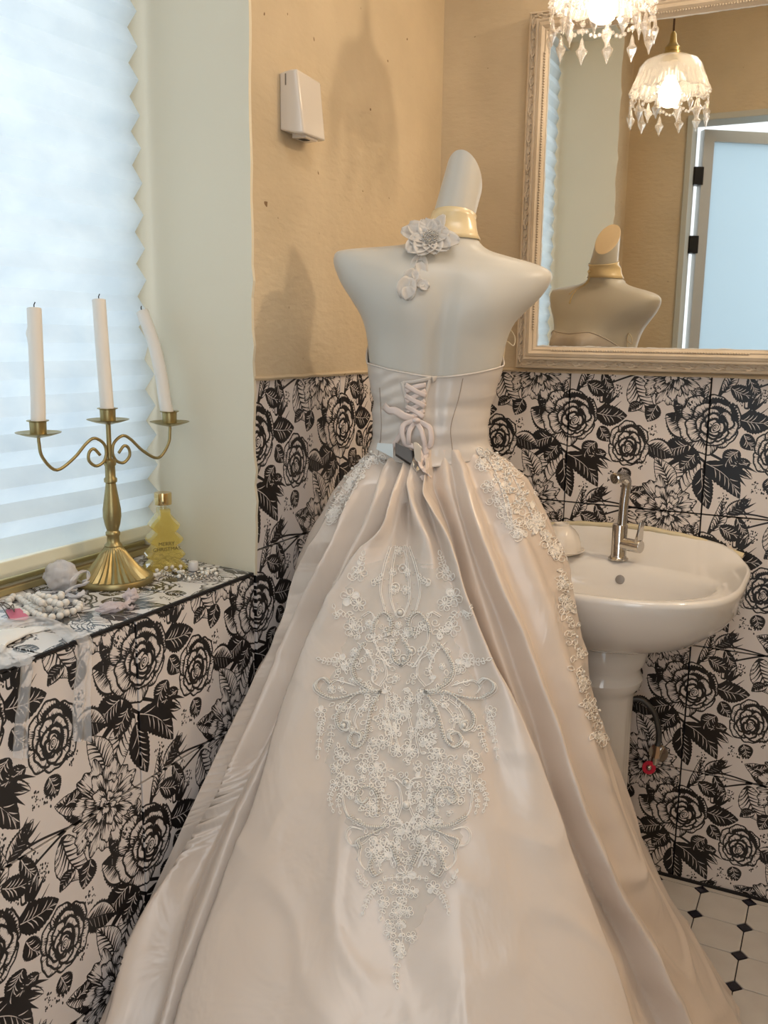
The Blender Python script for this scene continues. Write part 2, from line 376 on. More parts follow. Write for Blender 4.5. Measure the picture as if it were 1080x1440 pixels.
wl.box((-.5, YM, 2.42), (.003, YN, HT), 1)
wall_left = link_struct(obj('wall_left', wl, [M_grout, M_plaster]))
wr = link_struct(obj('wall_right', MB().box((XR, YF-.1, FZ-.03), (XR+.1, .1, HT)), M_plaster))
DX0, DX1, DZ = .235, 1.16, 2.14
wf = MB().box((-.5, YF-.10, FZ-.03), (DX0, YF, HT)).box((DX1, YF-.10, FZ-.03), (XR+.1, YF, HT)).box((DX0, YF-.10, DZ), (DX1, YF, HT))
link_struct(obj('wall_front', wf, M_plaster_r))
# lining of the window niche: two cheeks and head, slightly uneven edge of paint over the tile
rv = MB(); zz = np.linspace(ZL-.004, 2.42, 60)
def cheek(y0, y1):
    ed = [.0045+.0035*noise.noise(Vector((0, y0*3, z*14)))+(.004 if noise.noise(Vector((5, y0, z*40))) > .35 else 0) for z in zz]
    sp_ = SPL*.42 if y0 > -1 else 0
    a = [(-.42, y0+sp_, z) for z in zz]; b = [(e, y0, z) for e, z in zip(ed, zz)]; c = [(e, y1, z) for e, z in zip(ed, zz)]; d = [(-.42, y1+sp_, z) for z in zz]
    rv.rings([np.array([a[i], b[i], c[i], d[i]]) for i in range(len(zz))])
cheek(YN-.003, YN+.004); cheek(YM-.004, YM+.003); rv.box((-.42, YM, 2.412), (.004, YN+.05, 2.42))
obj('window_reveal', rv, M_reveal, wall_left)
obj('plaster_lip', MB().tube([(.003, y, 1.2+.0015*noise.noise(Vector((y*20, 0, 0)))) for y in np.linspace(YN, 0, 50)], .0045, 6).tube([(x, -.001, 1.2+.0015*noise.noise(Vector((x*20, 3, 0)))) for x in np.linspace(0, XR, 90)], .0045, 6), M_plaster, wall_left)

def tile(plane, u0, u1, v0, v1, parent, mt, dep=TD):
    g = .0018; u0 += g; u1 -= g; v0 += g; v1 -= g
    if u1-u0 < .004 or v1-v0 < .004: return
    c = .0005; f0 = 0.0+rs.uniform(-.0003, .0003)
    def pt(u, v, d):
        if plane == 'L': return (d, u, v)
        if plane == 'B': return (u, -d, v)
        return (v, u, ZL+d)
    def T(u, v):
        if plane == 'L': return ((u-A0)/TW, v/.3)
        if plane == 'B': return ((u-B0)/TW, v/.3)
        return ((u-A0)/TW, -v/.3+.13)
    P_ = [(u0, v0), (u1, v0), (u1, v1), (u0, v1)]; Q = [(u0+c, v0+c), (u1-c, v0+c), (u1-c, v1-c), (u0+c, v1-c)]
    v = [pt(*p, -dep+.001) for p in P_]+[pt(*p, f0-.0006) for p in P_]+[pt(*p, f0) for p in Q]
    f = [(8, 9, 10, 11)]+[(4+i, 4+(i+1) % 4, 8+(i+1) % 4, 8+i) for i in range(4)]+[(i, (i+1) % 4, 4+(i+1) % 4, 4+i) for i in range(4)]
    me = bpy.data.meshes.new('tile'); me.from_pydata(v, [], f); me.materials.append(mt)
    uvs = [T(*p) for p in P_]*2+[T(*p) for p in Q]; L = me.uv_layers.new(name='UVMap')
    for lp in me.loops: L.data[lp.index].uv = uvs[lp.vertex_index]
    me.update(); put('tile', me, parent)
def cells(a, b, o, w):
    k = math.floor((a-o)/w+1e-6); e = [a]
    while o+(k+1)*w < b-1e-6: k += 1; e.append(o+k*w)
    e.append(b); return [(p, q) for p, q in zip(e, e[1:]) if q-p > .002]
for v0, v1 in cells(FZ, 1.2, 0, .3):
    for u0, u1 in cells(YN+.004, 0, A0, TW): tile('L', u0, u1, v0, v1, wall_left, M_tile)
    for u0, u1 in cells(0, XR, B0, TW): tile('B', u0, u1, v0, v1, wall_back, M_tile)
    for u0, u1 in cells(YF, YM, A0, TW): tile('L', u0, u1, v0, v1, wall_left, M_tile)
for v0, v1 in cells(FZ, ZL-.004, 0, .3):
    for u0, u1 in cells(YM, YN+.004, A0, TW): tile('L', u0, u1, v0, v1, wall_left, M_tile)
for v0, v1 in cells(-.262, -.003, -.3, .3):
    for u0, u1 in cells(YM, YN+.034, A0+.13, TW): tile('T', u0, u1, v0, v1, wall_left, M_tile2)
# black edge strip of the sill, black foot line of the back wall
obj('edge_strip', MB().box((-.004, YM, ZL-.0035), (.0012, YN-.004, ZL+.0006)), M_grout, wall_left)
link_struct(obj('baseboard_back', MB().box((0.02, -.006, FZ-.006), (XR, -.0005, FZ+.006)), M_grout))

# ------------------------------------------------------------------ floor: cut-corner tiles with black squares between
M_fl = mat('floor_tile_glaze', (.56, .52, .475), .28, var=(.50, .455, .415), vscale=14)
M_fd = mat('black_floor_inset', (.015, .012, .018), .22)
PX, X0, Y0, CC = .1033, .608, -.020, .017
def octa():
    h = PX/2-.0011; c = CC; o = [(h-c, -h), (h, -h+c), (h, h-c), (h-c, h), (-h+c, h), (-h, h-c), (-h, -h+c), (-h+c, -h)]
    return MB().rings([np.array([(x, y, -.008) for x, y in o]), np.array([(x, y, -.0008) for x, y in o]), np.array([(x*.985, y*.985, 0) for x, y in o])])
def dia():
    c = CC-.001; o = [(c, 0), (0, c), (-c, 0), (0, -c)]
    return MB().rings([np.array([(x, y, -.008) for x, y in o]), np.array([(x*.97, y*.97, -.0003) for x, y in o])])
mo = mesh('floor_tile', octa(), M_fl); md = mesh('floor_inset', dia(), M_fd)
rest = MB()
for i in range(-7, 12):
    for j in range(0, 21):
        x, y = X0+PX*i, Y0-PX*j
        for kind, (cx, cy), me in (('o', (x+PX/2, y-PX/2), mo), ('d', (x, y), md)):
            if cx < .03 or cx > XR-.04 or cy < YF+.04: continue
            if kind == 'd' and cy > -.01: continue
            if cx > .35 and cx < 1.35 and cy > -.95: put('floor_tile' if kind == 'o' else 'floor_inset', me, fl, loc=(cx, cy, FZ))
            else:
                n = len(rest.v); rest.v += [(q.co.x+cx, q.co.y+cy, q.co.z+FZ) for q in me.vertices]
                for p in me.polygons: rest.f.append(tuple(k+n for k in p.vertices)); rest.m.append(0 if kind == 'o' else 1)
obj('far_floor_tiles', rest, [M_fl, M_fd], fl, kind='stuff')
cut = MB()
for i in range(-7, 12):
    x = X0+PX*i; cut.box((x+.001, Y0+.001, FZ-.008), (min(x+PX-.001, XR), -.001, FZ-.0003))
obj('cut_floor_tiles', cut, M_fl, fl, kind='stuff')

# ------------------------------------------------------------------ window and pleated shade
M_frame = mat('window_frame_brass', (.50, .41, .20), .38, metal=.45)
M_track = mat('window_track', (.28, .21, .10), .5)
M_glass = mixmat('window_glass', ('ShaderNodeBsdfTransparent', {'Color': (.95, .98, 1, 1)}), ('ShaderNodeBsdfGlossy', {'Roughness': .02}), .06)
wn = MB()
for k, (xa, xb, za, zb) in enumerate([(-.275, -.256, ZL, ZL+.012), (-.30, -.272, ZL, ZL+.022), (-.34, -.298, ZL, ZL+.034)]): wn.box((xa, YM+.003, za), (xb, YN+.030, zb))
wn.box((-.34, YM+.003, 2.36), (-.29, YN+.034, 2.412)); wn.box((-.34, YN-.01, ZL+.03), (-.29, YN+.034, 2.37)); wn.box((-.34, YM+.003, ZL+.03), (-.29, YM+.045, 2.37)); wn.box((-.335, -1.31, ZL+.03), (-.295, -1.27, 2.37))
win = link_struct(obj('window_1', wn, M_frame)); bev(win, .002)
obj('pane', MB().box((-.320, YM+.045, ZL+.034), (-.316, YN-.01, 2.36)), M_glass, win)
tr = MB()
for k in range(6): tr.box((-.2585-.0026*k, YM+.004, ZL+.0005), (-.2570-.0026*k, YN+.028, ZL+.0150))
obj('track', tr, M_track, win)
m = bpy.data.materials.new('shade_paper'); m.use_nodes = True; nt = m.node_tree; nt.nodes.remove(nt.nodes['Principled BSDF']); L = nt.links
tl = nt.nodes.new('ShaderNodeBsdfTranslucent'); df = nt.nodes.new('ShaderNodeBsdfDiffuse'); mx = nt.nodes.new('ShaderNodeMixShader'); mx.inputs[0].default_value = .25
tc = nt.nodes.new('ShaderNodeTexCoord'); mp = nt.nodes.new('ShaderNodeMapping'); mp.inputs['Scale'].default_value = (1, 1, 1.6); nz = nt.nodes.new('ShaderNodeTexNoise'); nz.inputs['Scale'].default_value = 9; nz.inputs['Detail'].default_value = 8
cr = nt.nodes.new('ShaderNodeValToRGB'); cr.color_ramp.elements[0].color = (.66, .74, .80, 1); cr.color_ramp.elements[1].color = (.84, .90, .93, 1); cr.color_ramp.elements[0].position = .3; cr.color_ramp.elements[1].position = .7
L.new(tc.outputs['Object'], mp.inputs[0]); L.new(mp.outputs[0], nz.inputs['Vector']); L.new(nz.outputs['Fac'], cr.inputs[0]); L.new(cr.outputs[0], tl.inputs[0]); df.inputs[0].default_value = (.80, .84, .82, 1)
L.new(tl.outputs[0], mx.inputs[1]); L.new(df.outputs[0], mx.inputs[2]); L.new(mx.outputs[0], nt.nodes['Material Output'].inputs[0]); M_shade = m
sh = thing('pleated_shade', 'white translucent pleated paper shade drawn over the niche window', 'window shade', (-.222, -1.29, 2.38))
YE = -.757; G = []; z = 2.385; k = 0; pitch = .0275
while z > .925:
    t = max(0, (1.25-z)/.33); amp = .0055+.0035*t
    row = []
    for y in np.linspace(YM+.012, YE, 40):
        ye = (y-(YM+.012))/(YE-(YM+.012))
        x = -.238+(amp if k % 2 else -amp)+.004*noise.noise(Vector((y*3, z*2, 1)))
        row.append((x, y+(.006*(1 if k % 2 else -1)*ye**8)-ye*.012*(z > 1.25), z+.004*noise.noise(Vector((y*2.2, z*3, 7)))*(1+t)))
    G.append(row); k += 1; z -= pitch*(1+.06*math.sin(k*1.7))
so = obj('pleated_fabric', MB().grid(G), M_shade, sh, label='pleated white paper')
br = MB().rings([np.array([(x, y, zz_) for x, zz_ in ((-.252, .900), (-.228, .900), (-.225, .908), (-.228, .926), (-.250, .926))]) for y in (YM+.01, -.762)])
bev(obj('bottom_rail', br, mat('shade_rail', (.74, .73, .58), .4), sh), .002)
hr = MB().box((-.245, YM+.005, 2.385), (-.205, YN-.006, 2.411)); obj('head_rail', hr, M_white, sh)
# ------------------------------------------------------------------ mannequin (frame: u right, v towards the viewer, z up)
MC = np.array([.27, -.60]); _t = math.radians(28); UR = np.array([math.cos(_t), math.sin(_t)]); UB = np.array([math.sin(_t), -math.cos(_t)])
def lw(u, v, z):
    u, v, z = np.broadcast_arrays(u, v, z); return np.stack([MC[0]+u*UR[0]+v*UB[0], MC[1]+u*UR[1]+v*UB[1], z], -1)
BZ = np.array([ # z, uL, uR, vFront, vBack, exponent
 (.90, -.150, .128, -.120, .105, 2.2), (.98, -.134, .110, -.105, .092, 2.2), (1.05, -.113, .086, -.082, .072, 2.2), (1.10, -.109, .082, -.078, .067, 2.2),
 (1.14, -.110, .084, -.082, .068, 2.2), (1.18, -.115, .092, -.098, .070, 2.2), (1.22, -.121, .103, -.116, .076, 2.2), (1.27, -.127, .113, -.120, .083, 2.2),
 (1.30, -.136, .124, -.108, .087, 2.3), (1.325, -.152, .145, -.096, .087, 2.3), (1.35, -.170, .168, -.084, .082, 2.4), (1.375, -.182, .183, -.070, .073, 2.5),
 (1.390, -.184, .186, -.060, .064, 2.5), (1.401, -.176, .176, -.052, .055, 2.4), (1.408, -.150, .148, -.047, .050, 2.3), (1.414, -.112, .112, -.045, .046, 2.2), (1.421, -.072, .080, -.046, .043, 2.1),
 (1.432, -.043, .063, -.052, .036, 2.0), (1.448, -.027, .055, -.060, .026, 2.0), (1.465, -.020, .053, -.066, .018, 2.0)])
def bpar(z):
    i = np.clip(np.searchsorted(BZ[:, 0], z)-1, 0, len(BZ)-2); f = (z-BZ[i, 0])/(BZ[i+1, 0]-BZ[i, 0])
    a = BZ[max(i-1, 0)]; b = BZ[i]; c = BZ[i+1]; d = BZ[min(i+2, len(BZ)-1)]
    m1 = (c[1:]-a[1:])/(c[0]-a[0])*(c[0]-b[0]); m2 = (d[1:]-b[1:])/(d[0]-b[0])*(c[0]-b[0])
    h = f*f*(3-2*f); q = b[1:]*(1-h)+c[1:]*h+(f**3-2*f*f+f)*m1+(f**3-f*f)*m2; return q
def bring(z, ph, grow=0.):
    uL, uR, vF, vB, e = bpar(z); uc = (uL+uR)/2; a = (uR-uL)/2+grow; s, c = np.sin(ph), np.cos(ph)
    k = 2/e; u = uc+a*np.sign(s)*np.abs(s)**k; vb = (vB+grow); vf = (-vF+grow); v = np.where(c > 0, vb, vf)*np.sign(c)*np.abs(c)**k
    bk = np.clip(c, 0, 1)
    if 1.10 < z < 1.42:
        w = math.sin(PI*(z-1.10)/.32)**.7
        v = v-.010*w*np.exp(-((u-uc)/.016)**2)*bk
        w2 = math.exp(-((z-1.33)/.045)**2); v = v+.007*w2*(np.exp(-((u-uc-.075)/.035)**2)+np.exp(-((u-uc+.075)/.035)**2))*bk
        fr = np.clip(-c, 0, 1); w3 = math.exp(-((z-1.255)/.035)**2); v = v-.022*w3*(np.exp(-((u-uc-.052)/.034)**2)+np.exp(-((u-uc+.052)/.034)**2))*fr
    tilt = np.interp(z, [1.22, 1.40, 1.45], [0, 1, .3]); return lw(u, v, z-.068*tilt*(u-.01))
M_man = mat('mannequin_shell', (.57, .55, .50), .36, spec=.45, sheen=.1)
M_cap = mat('mannequin_neck_plate', (.70, .56, .38), .45)
man = thing('mannequin', 'white headless mannequin torso with a tall slanted neck, dressed in the satin gown', 'mannequin', (.27, -.60, .87))
PH = np.linspace(-PI, PI, 97)[:-1]
R = [bring(z, PH) for z in np.concatenate([np.linspace(.90, 1.36, 50), np.linspace(1.366, 1.465, 44)])]
def neck(t):                               # leaning neck ending in a slanted cut
    z0 = 1.465; cu = .0165+t*.020; cv = -.024-t*.010; a = .0365-.0060*t; b = .042-.006*t
    u = cu+a*np.sin(PH); v = cv+b*np.cos(PH)
    ct = 1.577+((u-cu)*-.45+(v-cv)*.89-.033)*1.20; return lw(u, v, z0+(ct-z0)*t-.02*(1-t)*t*np.cos(PH)*0)
R += [neck(t) for t in np.linspace(.06, 1, 22)]
mbm = MB().rings(R, cap0=True, cap1=False); obj('torso', mbm, M_man, man, smooth=60)
top = R[-1]; cen = top.mean(0); capr = [top+(0, 0, -.0005), cen+(top-cen)*.96+(0, 0, .0012)]
obj('neck_plate', MB().rings(capr, cap0=False), M_cap, man, smooth=30, label='flat pale plate closing the slanted neck')
po = MB().lathe([(.018, .10), (.018, .88)], (MC[0], MC[1], FZ-.09)).lathe([(.16, 0), (.16, .006), (.03, .012), (.02, .02)], (MC[0], MC[1], FZ))
obj('stand', po, mat('stand_metal', (.5, .5, .5), .3, metal=1.), man, smooth=40)

# ------------------------------------------------------------------ the gown
def satin(name, col, rough=.34):
    m = mat(name, col, rough, spec=.7, sheen=.12); nt = m.node_tree; b = nt.nodes['Principled BSDF']; L = nt.links
    tc = nt.nodes.new('ShaderNodeTexCoord'); n = nt.nodes.new('ShaderNodeTexNoise'); n.inputs['Scale'].default_value = 11; n.inputs['Detail'].default_value = 3; n.inputs['Distortion'].default_value = .8
    mp = nt.nodes.new('ShaderNodeMapping'); mp.inputs['Scale'].default_value = (1, 1, .55); L.new(tc.outputs['Object'], mp.inputs[0]); L.new(mp.outputs[0], n.inputs['Vector'])
    n2 = nt.nodes.new('ShaderNodeTexNoise'); n2.inputs['Scale'].default_value = 900; L.new(tc.outputs['Object'], n2.inputs['Vector'])
    b1 = nt.nodes.new('ShaderNodeBump'); b1.inputs['Strength'].default_value = .35; b1.inputs['Distance'].default_value = .012; L.new(n.outputs['Fac'], b1.inputs['Height'])
    b2 = nt.nodes.new('ShaderNodeBump'); b2.inputs['Strength'].default_value = .06; b2.inputs['Distance'].default_value = .0004; L.new(n2.outputs['Fac'], b2.inputs['Height']); L.new(b1.outputs[0], b2.inputs['Normal'])
    L.new(b2.outputs[0], b.inputs['Normal']); i = b.inputs; i['Sheen Tint'].default_value = (1, .93, .86, 1); i['Sheen Roughness'].default_value = .35; return m
M_sat = satin('champagne_satin', (.69, .59, .51), .27)
M_bod = satin('bodice_satin', (.64, .58, .525), .25)
M_rib = satin('lacing_satin', (.70, .585, .535), .33)
gown = thing('wedding_dress', 'champagne satin strapless wedding gown with lace-up back and long train', 'dress', (.27, -.60, FZ))
SK = [(1.088, .107, .087, .071, .083), (1.075, .113, .094, .079, .088), (1.06, .124, .120, .098, .103), (1.03, 0.151, 0.153, 0.129, 0.122), (1.0, 0.171, 0.169, 0.15, 0.14), (0.96, 0.191, 0.19, 0.178, 0.156), (0.92, 0.216, 0.208, 0.205, 0.172), (0.87, 0.236, 0.231, 0.237, 0.192), (0.81, 0.254, 0.245, 0.275, 0.21), (0.74, 0.286, 0.261, 0.319, 0.226), (0.66, 0.337, 0.278, 0.37, 0.246), (0.57, 0.411, 0.306, 0.43, 0.266), (0.48, 0.492, 0.339, 0.49, 0.284), (0.39, 0.60, 0.375, 0.56, 0.302), (0.3, 0.685, 0.413, 0.63, 0.32), (0.22, 0.74, 0.452, 0.715, 0.332), (0.14, 0.77, 0.5, 0.8, 0.344), (0.08, 0.79, 0.537, 0.909, 0.353), (0.036, 0.80, 0.568, 1.0, 0.36)]
SK = np.array(SK)[::-1]
NR, NC = 300, 840
zr = np.interp(np.linspace(0, 1, NR), [0, .35, .75, 1], [1.088, .93, .50, .036])
phc = np.interp(np.linspace(0, 1, NC, endpoint=False), [0, .10, .90, 1], [-PI, -2.1, 2.1, PI])
def sext(z): return [np.interp(z, SK[:, 0], SK[:, k]) for k in range(1, 5)]
def skin(ph, z):
    l, r, b, f = sext(z); u = np.where(ph < 0, l, r)*np.sin(ph); c = np.cos(ph); v = np.where(c > 0, b, f)*c; return lw(u, v, z)
def clampw(p):                              # cloth that meets the wall, the sink and the floor lies against them
    x, y, z = p[..., 0], p[..., 1], p[..., 2]; k = .02
    x = np.where(x < .018+k, .018+k*np.exp((x-.018-k)/k), x)
    yl = np.interp(z, [.45, .60, .85, .90], [-.34, -.485, -.485, -.30]); yl = yl+np.clip((.20-x)/.08, 0, 1)*np.maximum(-.40-yl, 0)
    y = np.where(y > yl-k, yl-k*np.exp(-(y-yl+k)/k), y); return np.stack([x, y, z], -1)
base = skin(phc[None, :], zr[:, None]); bb = clampw(base)
fb = [(i*NC+j, i*NC+(j+1) % NC, (i+1)*NC+(j+1) % NC, (i+1)*NC+j) for i in range(0, NR-1) for j in range(NC)]
bvh0 = BVHTree.FromPolygons([tuple(q) for q in bb.reshape(-1, 3)], fb)
def guide(px):
    pts = spl(px, 60); o = []
    for x, y in pts:
        h, nrm, idx, d = bvh0.ray_cast(Vector(CAM), Vector(ray(x, y)))
        if h is None: continue
        o.append((h.z, phc[idx % NC]))
    o = np.array(sorted(o)); q = np.interp(zr, o[:, 0], o[:, 1], left=o[0, 1])
    for _ in range(12): q[1:-1] = (q[:-2]+2*q[1:-1]+q[2:])/4
    return q
def sh_(g, d): return [(x+d, y) for x, y in g]
g2 = [(525, 650), (505, 700), (478, 765), (445, 830), (415, 900), (385, 975), (335, 1090), (285, 1180), (215, 1290), (190, 1360), (170, 1440)]
g4 = [(545, 662), (530, 720), (500, 780), (470, 850), (438, 930), (413, 1000), (382, 1070), (340, 1160), (300, 1270), (262, 1380), (245, 1440)]
gL = [(563, 690), (548, 740), (500, 785), (472, 835), (450, 897), (424, 977), (385, 1113), (352, 1191), (325, 1269), (298, 1347), (272, 1440)]
gR = [(598, 690), (628, 750), (648, 825), (664, 870), (683, 921), (706, 966), (728, 1023), (754, 1094), (785, 1190), (815, 1270), (842, 1350), (868, 1440)]
gP = [(643, 650), (659, 720), (678, 777), (697, 828), (720, 883), (742, 947), (768, 1023), (789, 1094), (820, 1175), (855, 1253), (894, 1319), (917, 1373), (952, 1440)]
GD = [([(505, 662), (468, 735), (432, 800), (408, 880), (375, 950), (330, 1040), (280, 1140), (225, 1240)], .008), ([(516, 652), (484, 705), (450, 765), (418, 825), (396, 889), (358, 960), (308, 1070), (255, 1160), (195, 1270), (168, 1350)], -.012),
      (sh_(g2, -5), .004), (g2, .011), ([(535, 655), (515, 705), (485, 768), (460, 820), (428, 885), (402, 955), (370, 1030), (325, 1110), (270, 1210), (235, 1310), (210, 1440)], -.011), (g4, .009),
      ([(553, 680), (540, 735), (508, 785), (478, 838), (452, 900), (425, 975), (392, 1070), (352, 1165), (315, 1269), (285, 1347), (262, 1440)], -.020), (gL, .017),
      ([(568, 700), (545, 790), (520, 870), (500, 1000), (480, 1150), (440, 1440)], .004), ([(566, 690), (567, 735), (570, 780), (566, 900), (565, 1100), (566, 1440)], (-.014, -.002)), ([(578, 676), (590, 720), (606, 765), (615, 850), (628, 980), (640, 1150), (660, 1440)], (.015, .004)),
      ([(594, 688), (612, 745), (630, 800), (648, 870), (672, 980), (700, 1150), (750, 1440)], (-.006, .006)), (gR, .019), (sh_(gR, 9), -.024),
      ([(630, 672), (652, 745), (668, 800), (688, 865), (712, 935), (742, 1020), (770, 1095), (802, 1180), (838, 1270), (874, 1350), (905, 1440)], -.006), (sh_(gP, -7), -.012), (gP, .014),
      ([(665, 655), (700, 745), (735, 840), (765, 930), (800, 1040), (838, 1140), (885, 1240), (930, 1330), (975, 1440)], -.011), ([(680, 655), (722, 735), (760, 830), (790, 930), (822, 1040), (858, 1130), (902, 1230), (960, 1330)], .005)]
PG = np.array([guide(g) for g, h in GD]); HGA = np.array([[np.interp(z, [.88, .98], [h[1], h[0]]) if isinstance(h, tuple) else h for z in zr] for g, h in GD])*1.2; HG = HGA[:, 0]
H = np.zeros((NR, NC)); amp = np.interp(zr, [.03, .4, .8, 1.0, 1.07, 1.088], [2.3, 2.1, 1.75, 1.5, .9, .1])
for i in range(NR):
    p = np.maximum.accumulate(PG[:, i]+np.arange(len(HG))*1e-4); d0, d1 = p[0]-.16, p[-1]+.16
    pp = np.concatenate([[-PI, d0], p, [d1, PI]]); hh = np.concatenate([[0, 0], HGA[:, i], [0, 0]])
    k = np.clip(np.searchsorted(pp, phc)-1, 0, len(pp)-2); f = np.clip((phc-pp[k])/np.maximum(pp[k+1]-pp[k], 1e-5), 0, 1); f = f*f*(3-2*f)
    H[i] = (hh[k]*(1-f)+hh[k+1]*f)*amp[i]
    side = np.clip((np.abs(phc)-1.25)/.5, 0, 1); H[i] += side*.010*amp[i]*np.sin(phc*15+2*np.sin(phc*3))
# creases of handled satin
for i in range(NR):
    z = zr[i]; a = np.interp(z, [.03, .6, .95, 1.07], [.013, .0085, .0055, .0015])
    for j in range(NC):
        q = base[i, j]; q1 = Vector((q[0]*4.5, q[1]*4.5, z*2.4)); t = noise.noise(q1+Vector((3, 1, 7))); t2 = 1-abs(noise.noise(Vector((q[0]*9+z*5, q[1]*9, z*7))))*2
        H[i, j] += a*(1.+.8*min(max(phc[j]-.3, 0), 1))*(t*.9+max(t2-.55, 0)*.8)
nrm = np.stack([base[..., 0]-MC[0], base[..., 1]-MC[1], np.zeros_like(base[..., 0])], -1); nrm /= np.linalg.norm(nrm, axis=-1)[..., None]
sp = base+nrm*H[..., None]; sp = clampw(sp); sp[..., 2] = np.maximum(sp[..., 2], FZ+.006)
skirt = obj('skirt', MB().grid(sp, closed=True), M_sat, gown, smooth=180)
bvh = BVHTree.FromPolygons([tuple(q) for q in sp.reshape(-1, 3)], fb)
# bodice
def bedge(ph): return 1.212+.012*np.abs(np.sin(ph))+.078*np.clip(-np.cos(ph)+.1, 0, 1)**1.2-.004*np.cos(ph*2)
NB = 60; G = []
pb = np.linspace(-PI, PI, 241)[:-1]
zt = bedge(pb); zbm = 1.066+.012*np.abs(np.sin(pb))-.006*np.cos(pb+.25)
for i in range(NB+1):
    f = i/NB; z = zbm+(zt-zbm)*f; row = np.zeros((240, 3))
    for j in range(240):
        uu = bring(float(z[j]), pb[j:j+1], .0045+.0085*max(0, 1-f*5)**1.3)[0]
        w = .0034*noise.noise(Vector((uu[0]*9, uu[1]*9, z[j]*48)))*(1.2 if f < .7 else .5)+.0012*math.sin(z[j]*300+math.sin(pb[j]*4)*3)*math.exp(-((pb[j]+.75)/.35)**2)
        n_ = np.array([uu[0]-MC[0], uu[1]-MC[1], 0]); n_ /= np.linalg.norm(n_); row[j] = uu+n_*w
    G.append(row)
G = np.array(G); bod = obj('bodice', MB().grid(G, closed=True), M_bod, gown, smooth=180); solid(bod, .0018, -1)
fbb = [(i*240+j, i*240+(j+1) % 240, (i+1)*240+(j+1) % 240, (i+1)*240+j) for i in range(NB) for j in range(240)]
bvb = BVHTree.FromPolygons([tuple(q) for q in G.reshape(-1, 3)], fbb)
mr = MB().rings(R, cap1=False); bvm = BVHTree.FromPolygons(mr.v, mr.f)
def onto(x, y, off=.002, trees=None):
    best = None; d = Vector(ray(x, y))
    for t in (trees or (bvh, bvb)):
        h, n, i, dist = t.ray_cast(Vector(CAM), d)
        if h is not None and (best is None or dist < best[0]):
            if n.dot(d) > 0: n = -n
            best = (dist, h, n)
    if best is None: return None, None
    return np.array(best[1]+best[2]*off), np.array(best[2])
def ribbon(mb, px, w, off=.003, n=30, trees=None, lift=None, taper=None, curl=0.):
    P_ = spl(px, n); C_ = []; N_ = []
    for i, (x, y) in enumerate(P_):
        f = i/(n-1); o = off+(lift*math.sin(PI*f) if lift else 0)
        p, nn = onto(x, y, o, trees)
        if p is None: continue
        C_.append(p); N_.append(nn)
    if len(C_) < 3: return
    C_ = np.array(C_); N_ = np.array(N_)
    for _ in range(3): N_[1:-1] = (N_[:-2]+N_[1:-1]+N_[2:])/3; C_[1:-1] = (C_[:-2]+2*C_[1:-1]+C_[2:])/4
    T = np.gradient(C_, axis=0); T /= np.linalg.norm(T, axis=1)[:, None]; B = np.cross(T, N_); B /= np.linalg.norm(B, axis=1)[:, None]
    G = []
    for k in np.linspace(-1, 1, 5):
        tw = np.ones(len(C_)) if taper is None else np.interp(np.linspace(0, 1, len(C_)), np.linspace(0, 1, len(taper)), taper)
        G.append(C_+B*(k*w/2*tw)[:, None]+N_*((1-k*k)*w*.07+curl*k*w)*np.ones(len(C_))[:, None])
    mb.grid(np.array(G).transpose(1, 0, 2))
# seams, top hem and lacing
sm = MB()
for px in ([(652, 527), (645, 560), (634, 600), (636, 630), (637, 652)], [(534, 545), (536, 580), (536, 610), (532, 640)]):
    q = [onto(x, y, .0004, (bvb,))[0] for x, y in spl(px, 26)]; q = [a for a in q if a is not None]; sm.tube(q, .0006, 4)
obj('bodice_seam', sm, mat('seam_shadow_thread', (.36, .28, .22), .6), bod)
hm = MB().tube(G[-1]+(0, 0, .0), .0017, 6, closed=True); obj('neckline_piping', hm, M_bod, bod, smooth=180)
pl = MB()
for px, w in (([(566, 536), (571, 560), (572, 585), (566, 612)], .006), ([(604, 534), (598, 556), (595, 580), (596, 600)], .006)): ribbon(pl, px, w, .0022)
ribbon(pl, [(606, 533), (626, 529), (648, 524), (667, 522)], .010, .004)
ribbon(pl, [(566, 538), (584, 536), (606, 531)], .006, .002)
solid(obj('lacing_placket', pl, M_bod, bod, smooth=180), .0012, 0)
lc = MB()
for k, px in enumerate([[(571, 550), (584, 544), (598, 541)], [(571, 541), (584, 549), (598, 556)], [(571, 565), (584, 557), (598, 549)], [(571, 556), (584, 564), (597, 571)],
           [(572, 579), (584, 572), (597, 563)], [(572, 570), (584, 578), (595, 586)], [(573, 588), (584, 584), (596, 577)]]):
    ribbon(lc, px, .0080, .0040+.0012*(k % 2), 12)
solid(obj('lacing', lc, M_rib, gown, smooth=180), .0010, 0)
loops = MB()
ribbon(loops, [(585, 590), (572, 594), (568, 606), (573, 622), (584, 634), (591, 646), (589, 660)], .0088, .005, 34, lift=.010)
ribbon(loops, [(585, 589), (598, 596), (605, 612), (603, 630), (595, 645), (588, 650)], .0092, .006, 34, lift=.012)
ribbon(loops, [(587, 592), (592, 605), (597, 622), (597, 640), (590, 652)], .0080, .008, 30, lift=.010)
ribbon(loops, [(584, 592), (578, 606), (577, 622), (583, 634)], .0080, .006, 30, lift=.010)
ribbon(loops, [(582, 588), (566, 583), (553, 577), (543, 571)], .0125, .005, 20, lift=.006)
ribbon(loops, [(577, 594), (568, 606), (560, 618), (552, 630), (549, 640)], .0085, .004, 20)
solid(obj('ribbon_bow', loops, M_rib, gown, smooth=180), .0010, 0)
kb, kn = onto(586, 589, .008); obj('knot', MB().ball(kb, .0062, 12, 9, sc=(1.1, 1.1, .8)), M_rib, gown, smooth=180)
